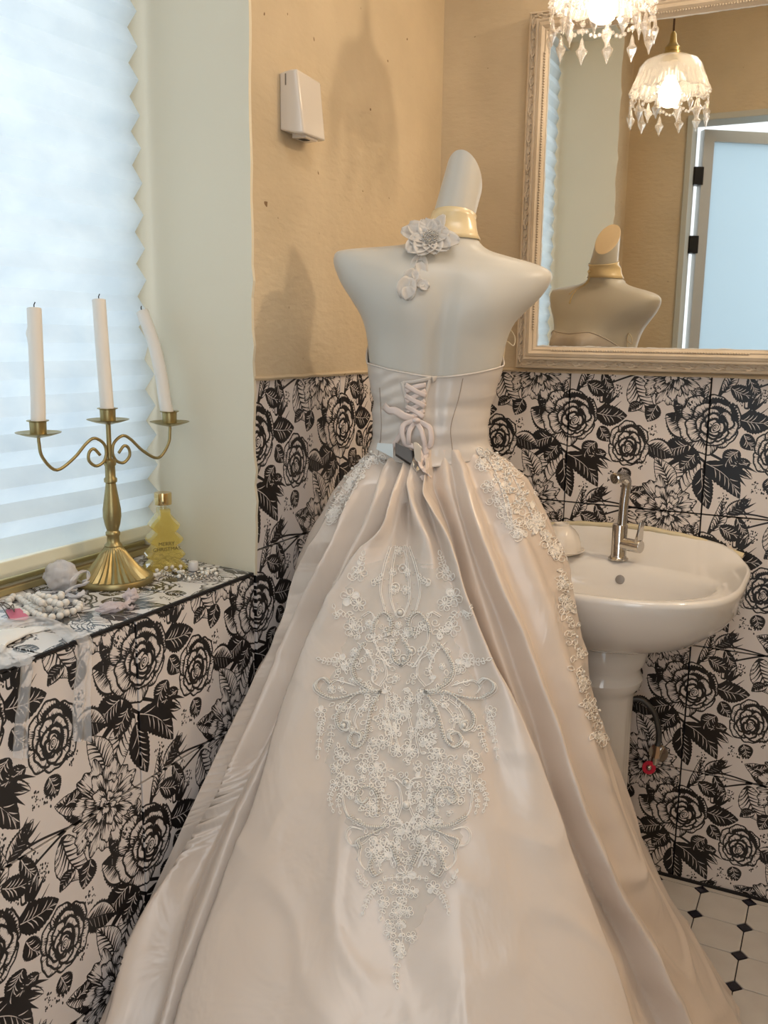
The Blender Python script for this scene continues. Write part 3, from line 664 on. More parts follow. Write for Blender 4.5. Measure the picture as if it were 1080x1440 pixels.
tl_ = MB(); ribbon(tl_, [(589, 648), (585, 660), (592, 668), (600, 672)], .0085, .008, 20, lift=.006); ribbon(tl_, [(596, 640), (594, 655), (597, 668), (588, 676)], .0085, .007, 20, lift=.006)
solid(obj('ribbon_end', tl_, M_rib, gown, smooth=180), .0010, 0)
# thin hanger loop by the right side of the bodice
hp0 = near(708, 520, lw(.106, 0, 1.2)); hp = [near(x, y, lw(.11, -.01, 1.2)) for x, y in spl([(706, 520), (709, 495), (712, 480), (722, 486), (724, 474), (716, 463), (711, 474), (708, 500), (705, 518)], 40)]
obj('hanger_loop', MB().tube(hp, .0011, 5), mat('ivory_cord', (.78, .68, .50), .5), gown, smooth=180)
# clip with a black jaw nipping the waist together
clip = thing('binder_clip', 'small black clip with two silver grips nipping the back of the gown waist', 'clip', tuple(onto(570, 645, .004)[0]))
def pxpoly(pts, off, t):
    v = [onto(x, y, off)[0] for x, y in pts]; n_ = np.mean([onto(x, y, off)[1] for x, y in pts], 0); n_ /= np.linalg.norm(n_); v = np.array(v)
    c_ = v.mean(0); v = v-np.outer((v-c_)@n_, n_); return MB().rings([v, v+n_*t])
obj('jaw', pxpoly([(558, 633), (580, 642), (578, 652), (572, 656), (558, 648)], .012, .007), mat('black_enamel', (.01, .01, .012), .3), clip)
M_sil = mat('brushed_silver', (.62, .61, .58), .3, metal=.8)
g_ = pxpoly([(541, 617), (558, 631), (557, 648), (537, 634)], .017, .0018); bev(obj('grip', g_, M_sil, clip), .0005)
g_ = pxpoly([(585, 618), (588, 620), (587, 640), (584, 660), (580, 655), (581, 630)], .020, .0018); bev(obj('grip', g_, M_sil, clip), .0005)
obj('lever', pxpoly([(572, 654), (590, 660), (585, 665), (573, 660)], .008, .002), M_sil, clip)
# ------------------------------------------------------------------ lace, drawn motif by motif on the cloth
M_lace = mat('lace_thread', (.90, .845, .78), .42, spec=.5, sheen=.3)
M_net = mixmat('lace_net', ('ShaderNodeBsdfTransparent', {'Color': (1, 1, 1, 1)}), ('ShaderNodeBsdfDiffuse', {'Color': (.84, .78, .71, 1)}), .38)
M_pearl = mat('pearl', (.78, .74, .68), .18, spec=.8, coat=.6)
def on2(x, y, off): return onto(x, y, off)[0]
def thread(mb, px, r=.0009, off=.0016, n=None, closed=False):
    L_ = sum(math.dist(a, b) for a, b in zip(px, px[1:])); n = n or max(5, int(L_/2.4))
    q = [on2(x, y, off) for x, y in spl(px, n, closed)]; q = [a for a in q if a is not None]
    if len(q) > 2: mb.tube(q, r, 4, cap=False)
def beads(mb, px, r=.0017, step=2.6, off=.003):
    L_ = sum(math.dist(a, b) for a, b in zip(px, px[1:])); n = max(3, int(L_/step))
    for x, y in spl(px, n):
        p = on2(x, y, off)
        if p is not None: mb.ball(p, r, 6, 4)
def flower(mb, x, y, r, n=5, a0=0., fill=True):
    for k in range(n):
        a = a0+k*2*PI/n; c, s = math.cos(a), math.sin(a)
        lp = [(x+c*r*d-s*r*w, y+s*r*d+c*r*w) for d, w in ((.15, 0), (.55, .36), (.95, .30), (1.05, 0), (.95, -.30), (.55, -.36))]
        thread(mb, lp+[lp[0]], .00075, n=12)
        if fill and rs.rand() < .08:
            v = [on2(*p, .0008) for p in lp]
            if all(q is not None for q in v): mb.add(v, [(0, 1, 2, 3, 4, 5)])
        thread(mb, [(x+c*r*.2, y+s*r*.2), (x+c*r*.8, y+s*r*.8)], .0006, n=3)
    p = on2(x, y, .003)
    if p is not None: mb.ball(p, .0019, 6, 4)
def leafm(mb, x, y, L_, a, w=.32, fill=None):
    fill = rs.rand() < .12 if fill is None else fill
    c, s = math.cos(a), math.sin(a); lp = [(x+c*L_*d-s*L_*q, y+s*L_*d+c*L_*q) for d, q in ((0, 0), (.35, w), (.75, w*.7), (1, 0), (.75, -w*.7), (.35, -w))]
    thread(mb, lp+[lp[0]], .0008, n=12)
    if fill:
        v = [on2(*p, .0008) for p in lp]
        if all(q is not None for q in v): mb.add(v, [(0, 1, 2, 3, 4, 5)])
def curl(mb, x, y, r, a0, hand=1, turns=1.4):
    n = 14; P_ = []
    for k in range(n):
        f = k/(n-1); a = a0+hand*turns*2*PI*f; q = r*(1-.8*f); P_.append((x+q*math.cos(a), y+q*math.sin(a)))
    thread(mb, P_, .0008, n=n)
def spray(mb, px, n, L_=7):
    P_ = spl(px, n+1); thread(mb, px, .0007)
    for k in range(n):
        a = math.atan2(P_[k+1][1]-P_[k][1], P_[k+1][0]-P_[k][0])
        for sg in (-1, 1): leafm(mb, *P_[k], L_*(1-.4*k/n), a+sg*.75, .30)
    leafm(mb, *P_[-1], L_*.9, a, .3)
def xc(y): return np.interp(y, [760, 900, 1080, 1180, 1300, 1385], [562, 563, 569, 571, 568, 557])
lcm, prl = MB(), MB()
def M2(pts, sg): return [(xc(y)+sg*d*(1.08 if sg > 0 else 1.), y) for d, y in pts]
SC = [[(39, 889), (36, 875), (26, 862), (15, 867), (12, 880), (17, 894), (20, 883)], [(51, 905), (62, 922), (68, 942), (62, 958), (46, 969), (32, 972)],
      [(32, 972), (54, 972), (79, 980), (101, 982), (119, 972), (121, 961), (110, 954), (101, 961)], [(32, 975), (60, 975), (79, 989), (92, 1005), (90, 1022), (79, 1028), (75, 1017), (83, 1014)],
      [(32, 975), (43, 994), (49, 1017), (54, 1039), (65, 1051), (76, 1042), (71, 1030), (60, 1033), (62, 1042)], [(29, 1162), (46, 1163), (62, 1159), (79, 1148)],
      [(40, 1145), (39, 1120), (49, 1107), (62, 1109), (67, 1123), (60, 1130), (54, 1123)], [(32, 1164), (54, 1175), (68, 1181), (65, 1192)], [(46, 1203), (50, 1217), (43, 1231), (35, 1227)],
      [(20, 1190), (15, 1204), (10, 1217)], [(5, 900), (12, 915), (10, 928), (0, 936)]]
OU = [[(84, 1090), (86, 1123), (79, 1148), (62, 1159)], [(60, 1167), (76, 1164), (83, 1175), (76, 1189), (60, 1187), (48, 1176)], [(62, 1190), (64, 1210), (54, 1224), (46, 1212)],
      [(32, 1162), (20, 1150), (8, 1153), (2, 1164)], [(29, 1175), (18, 1190), (10, 1185), (12, 1172)], [(32, 1190), (22, 1204), (17, 1220)], [(12, 770), (20, 795), (26, 830), (20, 860)],
      [(4, 768), (10, 800), (12, 840), (4, 868)], [(52, 868), (40, 862), (34, 875), (36, 900), (24, 925), (14, 940)], [(58, 905), (44, 920), (36, 940), (40, 958), (30, 966)], [(30, 966), (20, 950), (24, 930), (34, 922)],
      [(64, 965), (80, 960), (92, 958), (101, 966), (96, 976)], [(60, 985), (72, 996), (78, 1010)], [(40, 985), (56, 996), (66, 1012), (64, 1026)], [(108, 1014), (118, 1022), (116, 1032), (108, 1028)],
      [(20, 975), (22, 1000), (16, 1030), (20, 1060)], [(10, 975), (6, 1000), (10, 1030), (5, 1060)], [(12, 1100), (6, 1110), (4, 1130), (10, 1150)], [(22, 1094), (10, 1096), (4, 1102)]]
FL = [(57, 806, 11), (70, 840, 13), (58, 850, 10), (68, 884, 11), (87, 928, 10), (76, 935, 8), (115, 1001, 8), (26, 1005, 8), (29, 1043, 9), (87, 1066, 11), (46, 1062, 10), (42, 1080, 9), (2, 1003, 11), (10, 1056, 9), (12, 1030, 8),
      (76, 1103, 11), (38, 1095, 11), (97, 1103, 8), (48, 1198, 9), (37, 1248, 9), (60, 1080, 8), (96, 1080, 8), (10, 985, 8), (24, 1020, 7), (8, 830, 6), (10, 805, 5)]
for sg in (-1, 1):
    for p in SC: thread(lcm, M2(p, sg), .0009); thread(lcm, [(x+2.6*sg, y+1.6) for x, y in M2(p, sg)], .0007); beads(prl, M2(p, sg), .0020 if p[0][1] < 1100 else .0017, 2.9); beads(prl, [(x-2.6*sg, y-1.0) for x, y in M2(p, sg)], .0014, 2.9)
    for p in OU: thread(lcm, M2(p, sg), .0008); thread(lcm, [(x+2.2*sg, y-1.5) for x, y in M2(p, sg)], .0007)
    for d, y, r in FL: flower(lcm, xc(y)+sg*d*(1.08 if sg > 0 else 1.), y, r, a0=rs.uniform(0, 6))
    for px, n, L_ in [([(70, 815), (56, 795), (52, 782)], 4, 9), ([(40, 820), (32, 818), (28, 812)], 3, 7), ([(80, 860), (88, 868), (92, 856)], 3, 8), ([(74, 862), (66, 872), (64, 880)], 3, 8), ([(90, 930), (102, 931), (112, 928)], 3, 8), ([(113, 1008), (117, 1030), (121, 1062)], 6, 7), ([(100, 1020), (102, 1040), (106, 1052)], 4, 7),
                      ([(100, 1108), (106, 1122), (102, 1138)], 4, 6), ([(44, 1252), (52, 1265), (57, 1281)], 4, 7), ([(52, 1245), (62, 1238), (66, 1228)], 3, 7), ([(30, 1100), (34, 1114), (30, 1126)], 3, 7), ([(32, 1205), (38, 1212), (36, 1222)], 3, 6),
                      ([(30, 1236), (16, 1234), (4, 1234)], 3, 5), ([(85, 1110), (94, 1124), (92, 1140)], 4, 6), ([(24, 1130), (18, 1142), (14, 1150)], 3, 7)]:
        spray(lcm, M2(px, sg), n, L_)
    # filling vine work
    for k in range(250):
        y = rs.uniform(865, 1215); w = np.interp(y, [790, 870, 930, 970, 1050, 1110, 1150, 1215], [30, 62, 84, 100, 96, 84, 70, 40]); d = rs.uniform(2, w); x = xc(y)+sg*d
        t = rs.rand()
        if t < .45: curl(lcm, x, y, rs.uniform(3.5, 7), rs.uniform(0, 6), rs.choice([-1, 1]))
        elif t < .94: leafm(lcm, x, y, rs.uniform(6, 11), rs.uniform(0, 6), rs.uniform(.2, .34), rs.rand() < .12)
        else: flower(lcm, x, y, rs.uniform(4, 6.5), 5, rs.uniform(0, 6), False)
    for k in range(26): p = on2(xc(800)+sg*rs.uniform(0, 22), rs.uniform(775, 870), .002); prl.ball(p, .0011, 6, 4)
for d, y, r in [(-2, 775, 6), (0, 1170, 11), (1, 1229, 14), (-7, 1272, 10), (-29, 1268, 8), (-12, 1285, 8), (5, 1282, 8), (-18, 1312, 9), (13, 1318, 8), (-4, 1300, 7), (-6, 1330, 9), (2, 1340, 6), (0, 1252, 8), (-14, 1250, 8), (12, 1255, 8), (-20, 1300, 7)]: flower(lcm, xc(y)+d, y, r, a0=rs.uniform(0, 6))
spray(lcm, [(565, 1330), (560, 1350), (556, 1372), (558, 1384)], 5, 8); spray(lcm, [(568, 1262), (562, 1290), (566, 1318), (562, 1340)], 5, 8); spray(lcm, [(540, 1270), (536, 1288)], 2, 8)
for x, y, r in [(563, 862, .0042), (556, 826, .003), (553, 916, .0036), (579, 916, .0036), (568, 927, .0036), (484, 1021, .004), (652, 1020, .004), (572, 1100, .0038), (572, 1133, .0052), (566, 800, .0026)]:
    p = on2(x, y, r*.8); prl.ball(p, r, 10, 7); thread(lcm, [(x+6*math.cos(a), y+6*math.sin(a)) for a in np.linspace(0, 2*PI, 9)], .0009)
# side pieces of lace near the hips
def band(pts, wd, n, fl, bd):
    Q = spl(pts, n)
    for k in range(n):
        w = np.interp(k/n, np.linspace(0, 1, len(wd)), wd); x, y = Q[k]+rs.uniform(-1, 1, 2)*w; t = rs.rand()
        if on2(x, y, 0) is None: continue
        if t < fl: flower(lcm, x, y, rs.uniform(5, 8.5), 5, rs.uniform(0, 6))
        elif t < fl+.3: curl(lcm, x, y, rs.uniform(4, 8), rs.uniform(0, 6), rs.choice([-1, 1]))
        else: leafm(lcm, x, y, rs.uniform(7, 12), rs.uniform(0, 6), .3)
        if rs.rand() < bd:
            p = on2(x+rs.uniform(-5, 5), y+rs.uniform(-5, 5), .003)
            if p is not None: prl.ball(p, rs.choice([.0012, .0016, .0028]), 8, 5)
band([(682, 640), (706, 668), (730, 705), (752, 745)], [14, 24, 26, 14], 84, .12, .6); band([(752, 740), (775, 765), (786, 782)], [10, 8, 5], 30, .3, .4); band([(690, 690), (715, 735), (730, 752)], [6, 8, 8], 30, .1, .3)
band([(790, 805), (797, 850), (806, 900), (818, 950), (832, 1000), (846, 1045)], [4, 9, 9, 8, 9, 4], 64, .2, .5)
band([(520, 640), (500, 672), (478, 705), (464, 735)], [8, 5, 5, 4], 46, .2, .35); band([(512, 650), (540, 645)], [4, 4], 10, .1, .2)
for px in ([(676, 640), (690, 652), (705, 690), (716, 735)], [(684, 632), (712, 655), (735, 700), (757, 745)], [(694, 668), (712, 700), (722, 742)]): thread(lcm, px, .0011); beads(prl, px, .0016, 5)
for x, y in [(521, 636), (494, 660), (484, 671), (475, 686), (469, 699), (512, 648)]:
    p = on2(x+3, y, .003)
    if p is not None: prl.ball(p, .0030, 10, 7)
for k in range(10):
    p = on2(696+k*3.5+rs.uniform(-5, 5), 640+k*7, .004)
    if p is not None: prl.ball(p, .0030, 10, 7)
lo = obj('lace_applique', lcm, M_lace, gown, smooth=60, label='white corded floral lace applique'); obj('pearl_beading', prl, M_pearl, lo, smooth=180, kind='stuff', label='small pearls stitched on the lace')
# sheer net carrying the lace
ng = MB(); yy = np.linspace(768, 1345, 90); G = []
for y in yy:
    w = np.interp(y, [768, 785, 800, 850, 890, 940, 975, 1060, 1110, 1150, 1190, 1240, 1290, 1345], [8, 20, 62, 82, 72, 92, 118, 110, 100, 84, 74, 52, 26, 8])+2.5*math.sin(y*.23)+2*math.sin(y*.61)
    G.append([on2(xc(y)+d*w, y, .0006) for d in np.linspace(-1, 1, 44)])
obj('lace_net', ng.grid(np.array(G)), M_net, lo, smooth=180)

# ------------------------------------------------------------------ flower choker on the neck
M_org = mixmat('organza_petal', ('ShaderNodeBsdfTranslucent', {'Color': (.90, .86, .81, 1)}), ('ShaderNodeBsdfPrincipled', {'Base Color': (.88, .84, .79, 1), 'Roughness': .3, 'Sheen Weight': .4}), .6)
M_gold = satin('champagne_ribbon', (.74, .60, .36), .25)
chk = thing('flower_choker', 'champagne satin ribbon choker with a white organza flower tied at the mannequin neck', 'choker', (.285, -.60, 1.45))
G = []
for z, gr in ((1.437, .0035), (1.445, .0024), (1.455, .002), (1.464, .002)): G.append(bring(z, PH, gr))
for t in (.10, .18): q = neck(t); c_ = q.mean(0); G.append(c_+(q-c_)*(1+.0022/.034))
G = np.array(G); solid(obj('ribbon_band', MB().grid(G, closed=True), M_gold, chk, smooth=180), .0010, 0)
def petal3(mb, c, d, n_, L_, w, cup=.25, seed=0):           # c base, d direction, n_ outward
    d = np.asarray(d); d = d/np.linalg.norm(d); n_ = np.asarray(n_)-d*(np.asarray(n_)@d); n_ /= np.linalg.norm(n_); b = np.cross(d, n_); G = []
    for i in range(9):
        s = i/8; ww = w*(math.sin(PI*min(s*.86+.10, 1))**.6); row = []
        for j in range(7):
            t = j/6*2-1; q = np.asarray(c)+d*L_*s+b*ww*t+n_*(cup*L_*s*s*.6+abs(t)**2*ww*.45+.0025*math.sin(t*7+seed*3+s*5)*s)
            row.append(q)
        G.append(row)
    mb.grid(np.array(G))
fc, fn = onto(606, 343, .010, (bvm,)); ndir = fn*.6-CF*.4; ndir /= np.linalg.norm(ndir)
rx = np.cross(ndir, (0, 0, 1.)); rx /= np.linalg.norm(rx); rx = -rx if rx@CR < 0 else rx; uy = np.cross(ndir, rx); uy = uy if uy[2] > 0 else -uy
k = 0
for an, L_, w, cup in [(168, .047, .016, .3), (150, .040, .014, .4), (60, .040, .010, .6), (75, .030, .013, .5), (20, .030, .014, .4), (-15, .046, .017, .3), (-40, .038, .016, .3), (-75, .034, .016, .35), (-115, .040, .018, .35), (-140, .046, .017, .3), (110, .032, .015, .5), (200, .034, .014, .4)]:
    a = math.radians(an); m_ = MB(); petal3(m_, fc, rx*math.cos(a)+uy*math.sin(a), ndir, L_*1.05, w*1.08, cup, k); k += 1
    solid(obj('petal', m_, M_org, chk, smooth=180), .0004, 0)
cm = MB()
for k in range(120):
    a = k*2.39996; r_ = .0135*math.sqrt(k/120); cm.ball(fc+rx*r_*math.cos(a)+uy*r_*math.sin(a)+ndir*(.009-r_*.25+rs.uniform(0, .003)), .0011, 6, 4)
obj('stamen_beads', cm, mat('crystal_beads', (.62, .60, .56), .15, metal=.6, spec=.8), chk, smooth=180, kind='stuff')
for x, y, an, L_, w in [(592, 362, -100, .034, .014), (588, 372, -70, .030, .010), (585, 382, -120, .030, .013), (580, 385, -60, .034, .006), (577, 392, -110, .036, .016), (590, 400, -30, .016, .009), (596, 398, 200, .014, .008), (572, 404, -80, .022, .012)]:
    c_, n_ = onto(x, y, .005, (bvm,)); a = math.radians(an); m_ = MB(); petal3(m_, c_, CR*math.cos(a)+np.array([0, 0, 1.])*math.sin(a), n_, L_, w, .12, k); k += 1
    solid(obj('petal', m_, M_org, chk, smooth=180), .0004, 0)
wire = MB()
for px in ([(600, 350), (588, 365), (580, 385), (575, 405)], [(583, 378), (590, 392), (594, 400)]): wire.tube([onto(x, y, .004, (bvm,))[0] for x, y in spl(px, 20)], .0009, 5)
obj('twig', wire, M_org, chk, smooth=180)
# tie at the throat, seen in the looking glass
t0 = G[2][0]; ti = np.array(bring(1.452, np.array([-PI*.93]), .005)[0])
kn_ = MB().ball(ti, .005, 10, 7); obj('throat_knot', kn_, M_gold, chk, smooth=180)
for dx_, L_ in ((-.010, .06), (.004, .085)):
    m_ = MB(); P_ = [ti+np.array(bring(z, np.array([-PI*.93]), .006)[0]-bring(1.452, np.array([-PI*.93]), .006)[0])+np.array([dx_*(1.45-z)*12, 0, 0]) for z in np.linspace(1.45, 1.45-L_, 8)]
    P_ = np.array(P_); m_.grid(np.array([P_+np.array([k_, 0, 0]) for k_ in (-.002, .002)]).transpose(1, 0, 2)); solid(obj('tie_end', m_, M_gold, chk, smooth=180), .0006, 0)
# ------------------------------------------------------------------ things on the window sill
M_brass = mat('antique_brass', (.42, .335, .155), .36, metal=.9, var=(.36, .29, .14), vscale=30)
M_wax = mat('candle_wax', (.80, .76, .70), .38, spec=.4)
M_wick = mat('burnt_wick', (.02, .018, .015), .9)
CB = np.array([-.170, -.940, ZL]); aA = 1.38; dA = np.array([math.cos(aA), math.sin(aA), 0])
cand = thing('candelabra', 'antique brass three-armed candelabra with fluted foot on the window sill', 'candelabra', tuple(CB))
fl_ = lambda a, z: (.055*np.cos(a*30) if .008 < z < .058 else 0*a)
foot = MB().lathe([(.0640, 0), (.0655, .004), (.0625, .010)], CB, 120).lathe([(.057, .009), (.052, .013), (.041, .023), (.029, .038), (.020, .052), (.0150, .060), (.0140, .062)], CB, 120, fl=fl_)
obj('foot', foot, M_brass, cand, smooth=50)
prof = [(.0142, .060), (.0150, .063), (.0105, .068), (.0100, .078), (.0118, .081), (.0118, .085), (.0095, .088), (.0125, .098), (.0150, .112), (.0148, .124), (.0115, .145), (.0090, .162), (.0082, .168), (.0105, .170), (.0108, .175), (.0084, .178), (.0082, .196), (.0102, .199), (.0102, .206), (.0040, .209), (.0040, .268)]
obj('stem', MB().lathe(prof, CB, 32), M_brass, cand, smooth=45)
for sg in (1, -1):
    P_ = spl([CB+dA*(sg*a*1.13)+np.array([0, 0, z]) for a, z in [(.016, .216), (.026, .227), (.034, .222), (.035, .209), (.024, .199), (.011, .204), (.0055, .218), (.009, .234), (.024, .244), (.038, .237), (.060, .215), (.088, .200), (.108, .222), (.112, .245), (.112, .256)]], 70)
    obj('arm', MB().tube(P_, .0026, 10), M_brass, cand, smooth=180)
cups = []
for c_, zt_ in ((CB+dA*.1266, .256), (CB, .268), (CB-dA*.1266, .256)):
    b_ = c_+np.array([0, 0, zt_]); cups.append(b_)
    pan = obj('drip_pan', MB().lathe([(.006, -.003), (.020, .000), (.033, .0042), (.034, .0054), (.020, .0016), (.002, .0012)], b_, 40), M_brass, cand, smooth=40)
    cup = MB().lathe([(.0122, .001), (.0126, .021), (.0165, .0225), (.0165, .0235), (.0116, .0230), (.0114, .004)], b_, 32, cap1=True); obj('candle_cup', cup, M_brass, pan, smooth=40)
def candle(b_, px, r, lab):
    z0 = b_+np.array([0, 0, .0045]); P_ = [z0]+[near(x, y, b_) for x, y in px]; P_ = spl(P_, 26)
    t = thing('candle', lab, 'candle', tuple(z0), 'white taper candles'); mb = MB().tube(P_, r, 20); o = obj('wax', mb, M_wax, t, smooth=50)
    e = P_[-1]; d = P_[-1]-P_[-2]; d /= np.linalg.norm(d)
    obj('wick', MB().tube([e-d*.001, e+d*.006, e+d*.010+CR*.002], .0009, 5), M_wick, t); return t, P_
t, P_ = candle(cups[2], [(53.5, 565), (51, 505), (48, 434)], .0110, 'left white taper candle with wax drips, over the nearest brass pan')
dr = MB()
for k, (x, y0, y1) in enumerate([(40, 455, 492), (38.5, 460, 478), (42, 470, 497)]): dr.tube([near(x, y, cups[2]) for x, y in spl([(x+1, y0), (x, (y0+y1)/2), (x+2, y1)], 9)], [.0012, .0022, .0016], 7)
obj('wax_drip', dr, M_wax, t, smooth=180)
candle(cups[1], [(148, 540), (144, 490), (139, 422)], .0110, 'upright middle white taper candle, tallest of the candelabra')
candle(cups[0], [(232, 565), (227, 530), (216, 482), (200, 438)], .0108, 'bent right-hand white taper candle leaning to the window')

M_liq = mixmat('amber_bottle_glass', ('ShaderNodeBsdfTransparent', {'Color': (.97, .90, .50, 1)}), ('ShaderNodeBsdfPrincipled', {'Base Color': (.86, .70, .24, 1), 'Roughness': .05, 'Specular IOR Level': 1.0, 'Transmission Weight': .5}), .52)
M_clear = mixmat('clear_glass', ('ShaderNodeBsdfTransparent', {'Color': (.95, .97, .95, 1)}), ('ShaderNodeBsdfGlossy', {'Roughness': .03}), .16)
M_gcap = mat('gold_cap', (.72, .54, .26), .15, metal=1.)
bot = thing('perfume_bottle', 'fir-tree shaped glass bottle of yellow perfume with a gold cap', 'bottle', (-.150, -.835, ZL))
bc = np.array([-.150, -.835, ZL]); ba = math.radians(52); bx = np.array([math.cos(ba), math.sin(ba), 0]); by = np.array([math.sin(ba), -math.cos(ba), 0]); K = .000156
half = [(0, 66), (-12, 66), (-13, 60), (-8, 56), (-25, 47), (-10, 44), (-29, 33), (-30, 30), (-13, 26), (-33, 15), (-33, 12), (-22, 9), (-37, 1), (-34, -1), (0, -1)]
OUT = [(0, 710), (60, 705), (62, 650), (150, 545), (168, 520), (160, 500), (105, 460), (190, 375), (200, 350), (190, 335), (120, 300), (205, 200), (218, 175), (205, 155), (150, 130), (235, 40), (240, 15), (225, 0), (0, 0)]
OUT = [(x*K*1.0, z*K) for x, z in OUT]
full = OUT+[(-x, z) for x, z in OUT[::-1] if x > 0]
def extr(sc, d): return np.array([bc+bx*x*sc+by*d+np.array([0, 0, z*(1-(1-sc)*.3)+.0005]) for x, z in full])
o = obj('bottle_body', MB().rings([extr(.86, -.0185), extr(1.0, -.0135), extr(1.0, .0135), extr(.86, .0185)]), M_liq, bot, smooth=28)
obj('bottle_neck', MB().lathe([(.0105, .108), (.0100, .121)], bc, 28), M_clear, bot, smooth=40)
obj('cap', MB().lathe([(.0146, .1175), (.0151, .1188), (.0151, .137), (.0146, .1385), (.002, .1385)], bc, 36), M_gcap, bot, smooth=30)
def text(name, s, size, loc, right, up, nrm_, m, parent, ext=.0002, align='CENTER'):
    c = bpy.data.curves.new(name, 'FONT'); c.body = s; c.size = size; c.extrude = ext; c.align_x = align; c.align_y = 'CENTER'
    o = bpy.data.objects.new(name, c); COL.objects.link(o); bpy.context.view_layer.update()
    me = bpy.data.meshes.new_from_object(o); bpy.data.objects.remove(o); me.materials.clear(); me.materials.append(m)
    mt = Matrix((( right[0], up[0], nrm_[0], loc[0]), (right[1], up[1], nrm_[1], loc[1]), (right[2], up[2], nrm_[2], loc[2]), (0, 0, 0, 1))); me.transform(mt)
    return put(name, me, parent)
M_inkb = mat('bottle_print', (.12, .09, .03), .5)
text('lettering', 'MERRY', .0092, bc+by*.0189+np.array([0, 0, .0500]), bx, (0, 0, 1), by, M_inkb, bot); text('lettering', 'CHRISTMAS', .0092, bc+by*.0189+np.array([0, 0, .0405]), bx, (0, 0, 1), by, M_inkb, bot)

cp_ = hit(272, 802, 2, ZL); wc = thing('bottle_cap', 'small white plastic screw cap standing among the silver beads', 'cap', tuple(cp_))
obj('shell', MB().lathe([(.0088, .0005), (.0092, .002), (.0086, .014), (.0078, .0162), (.002, .0166)], cp_, 60, fl=lambda a, z: .012*np.cos(a*24) if z < .014 else 0*a), mat('white_plastic', (.80, .76, .74), .35), wc, smooth=35)

def pearls(name, lab, cat, pts, r, m, base, jit=0., partname='pearl'):
    t = thing(name, lab, cat, tuple(base)); me = mesh(partname, MB().ball((0, 0, 0), r, 14, 9), m, 180)
    for p in pts: put(partname, me, t, loc=tuple(p))
    return t
pts = []
def chain(px, step, z, rad):
    P_ = [hit(x, y, 2, z) for x, y in spl(px, 160)]; o = [P_[0]]
    for p in P_:
        if np.linalg.norm(p-o[-1]) > step: o.append(p)
    return o
RP = .0056
for px, z in [([(12, 845), (22, 838), (34, 846), (44, 852), (58, 858), (76, 856), (92, 862), (108, 857), (112, 850), (100, 846)], ZL+RP), ([(30, 850), (42, 858), (52, 864), (66, 868), (84, 866), (98, 860)], ZL+RP),
              ([(40, 838), (52, 846), (66, 850), (80, 850), (92, 854), (104, 852)], ZL+2.2*RP), ([(36, 836), (44, 832), (58, 838), (70, 840), (84, 842), (86, 836)], ZL+3.2*RP), ([(48, 840), (60, 848), (72, 846), (86, 850), (96, 845)], ZL+3.6*RP), ([(14, 852), (26, 858), (40, 866)], ZL+RP)]:
    pts += chain(px, RP*2.02, z, RP)
pts = [p for k, p in enumerate(pts) if all(np.linalg.norm(p-q) > RP*1.7 for q in pts[:k])]
pearls('pearl_necklace', 'heap of white pearl necklace strands on the left of the sill', 'necklace', pts, RP, M_pearl, hit(65, 855, 2, ZL))
M_silb = mat('silver_bead', (.60, .56, .50), .22, metal=.85)
ps, pw = [], []
for px in ([(218, 812), (228, 806), (240, 800), (250, 806), (262, 812), (276, 812), (292, 808), (304, 808)], [(222, 806), (236, 812), (252, 814), (268, 816), (286, 812), (298, 804)], [(230, 800), (246, 796), (252, 800), (258, 806)], [(276, 808), (290, 803), (306, 804)]):
    for p in chain(px, .0062, ZL+.003, .003): (pw if rs.rand() < .28 else ps).append(p+np.array([rs.uniform(-.002, .002), rs.uniform(-.002, .002), rs.uniform(0, .005)]))
gl = thing('bead_garland', 'tangled silver and pearl bead garland around the white screw cap', 'garland', tuple(hit(255, 812, 2, ZL)))
me1 = mesh('silver_bead', MB().ball((0, 0, 0), .0026, 8, 6), M_silb, 180); me2 = mesh('pearl_bead', MB().ball((0, 0, 0), .0037, 10, 7), M_pearl, 180)
for p in ps: put('silver_bead', me1, gl, loc=tuple(p))
for p in pw: put('pearl_bead', me2, gl, loc=tuple(p+np.array([0, 0, .001])))
wm = MB()
for k in range(26):
    p = ps[rs.randint(len(ps))]; q = ps[rs.randint(len(ps))]
    if np.linalg.norm(p-q) < .04: wm.tube(spl([p, (p+q)/2+np.array([0, 0, rs.uniform(.001, .006)]), q], 8), .0005, 4)
obj('wire', wm, M_silb, gl, kind='stuff')
rp_ = []
for k in range(16): rp_.append(hit(212+rs.uniform(-14, 8), 806+rs.uniform(-4, 4), 2, ZL+.003))

M_tul = mixmat('white_organza', ('ShaderNodeBsdfTransparent', {'Color': (1, 1, 1, 1)}), ('ShaderNodeBsdfDiffuse', {'Color': (.80, .77, .78, 1)}), .62)
M_tulp = mixmat('pinkish_organza', ('ShaderNodeBsdfTransparent', {'Color': (1, 1, 1, 1)}), ('ShaderNodeBsdfDiffuse', {'Color': (.80, .70, .72, 1)}), .6)
def puff(mb, c, ax, r, seed, fold=.2, sg=44, rg=26):       # crumpled pouch of cloth, axis vectors ax (3 rows)
    R_ = []
    for i in range(1, rg):
        t = PI*i/rg; row = []
        for j in range(sg):
            a = 2*PI*j/sg; d = np.array([math.sin(t)*math.cos(a), math.sin(t)*math.sin(a), -math.cos(t)]); n_ = noise.noise(Vector(d*2.1)+Vector((seed, 0, 0))); n2 = abs(noise.noise(Vector(d*5)+Vector((0, seed, 0))))
            row.append(c+(d*(r*(1+fold*n_-fold*.8*n2)))@ax)
        R_.append(row)
    mb.rings([np.array(q) for q in R_])
def axes(sx, sy, sz, yaw=0): c_, s_ = math.cos(yaw), math.sin(yaw); return np.array([[sx*c_, sx*s_, 0], [-sy*s_, sy*c_, 0], [0, 0, sz]])
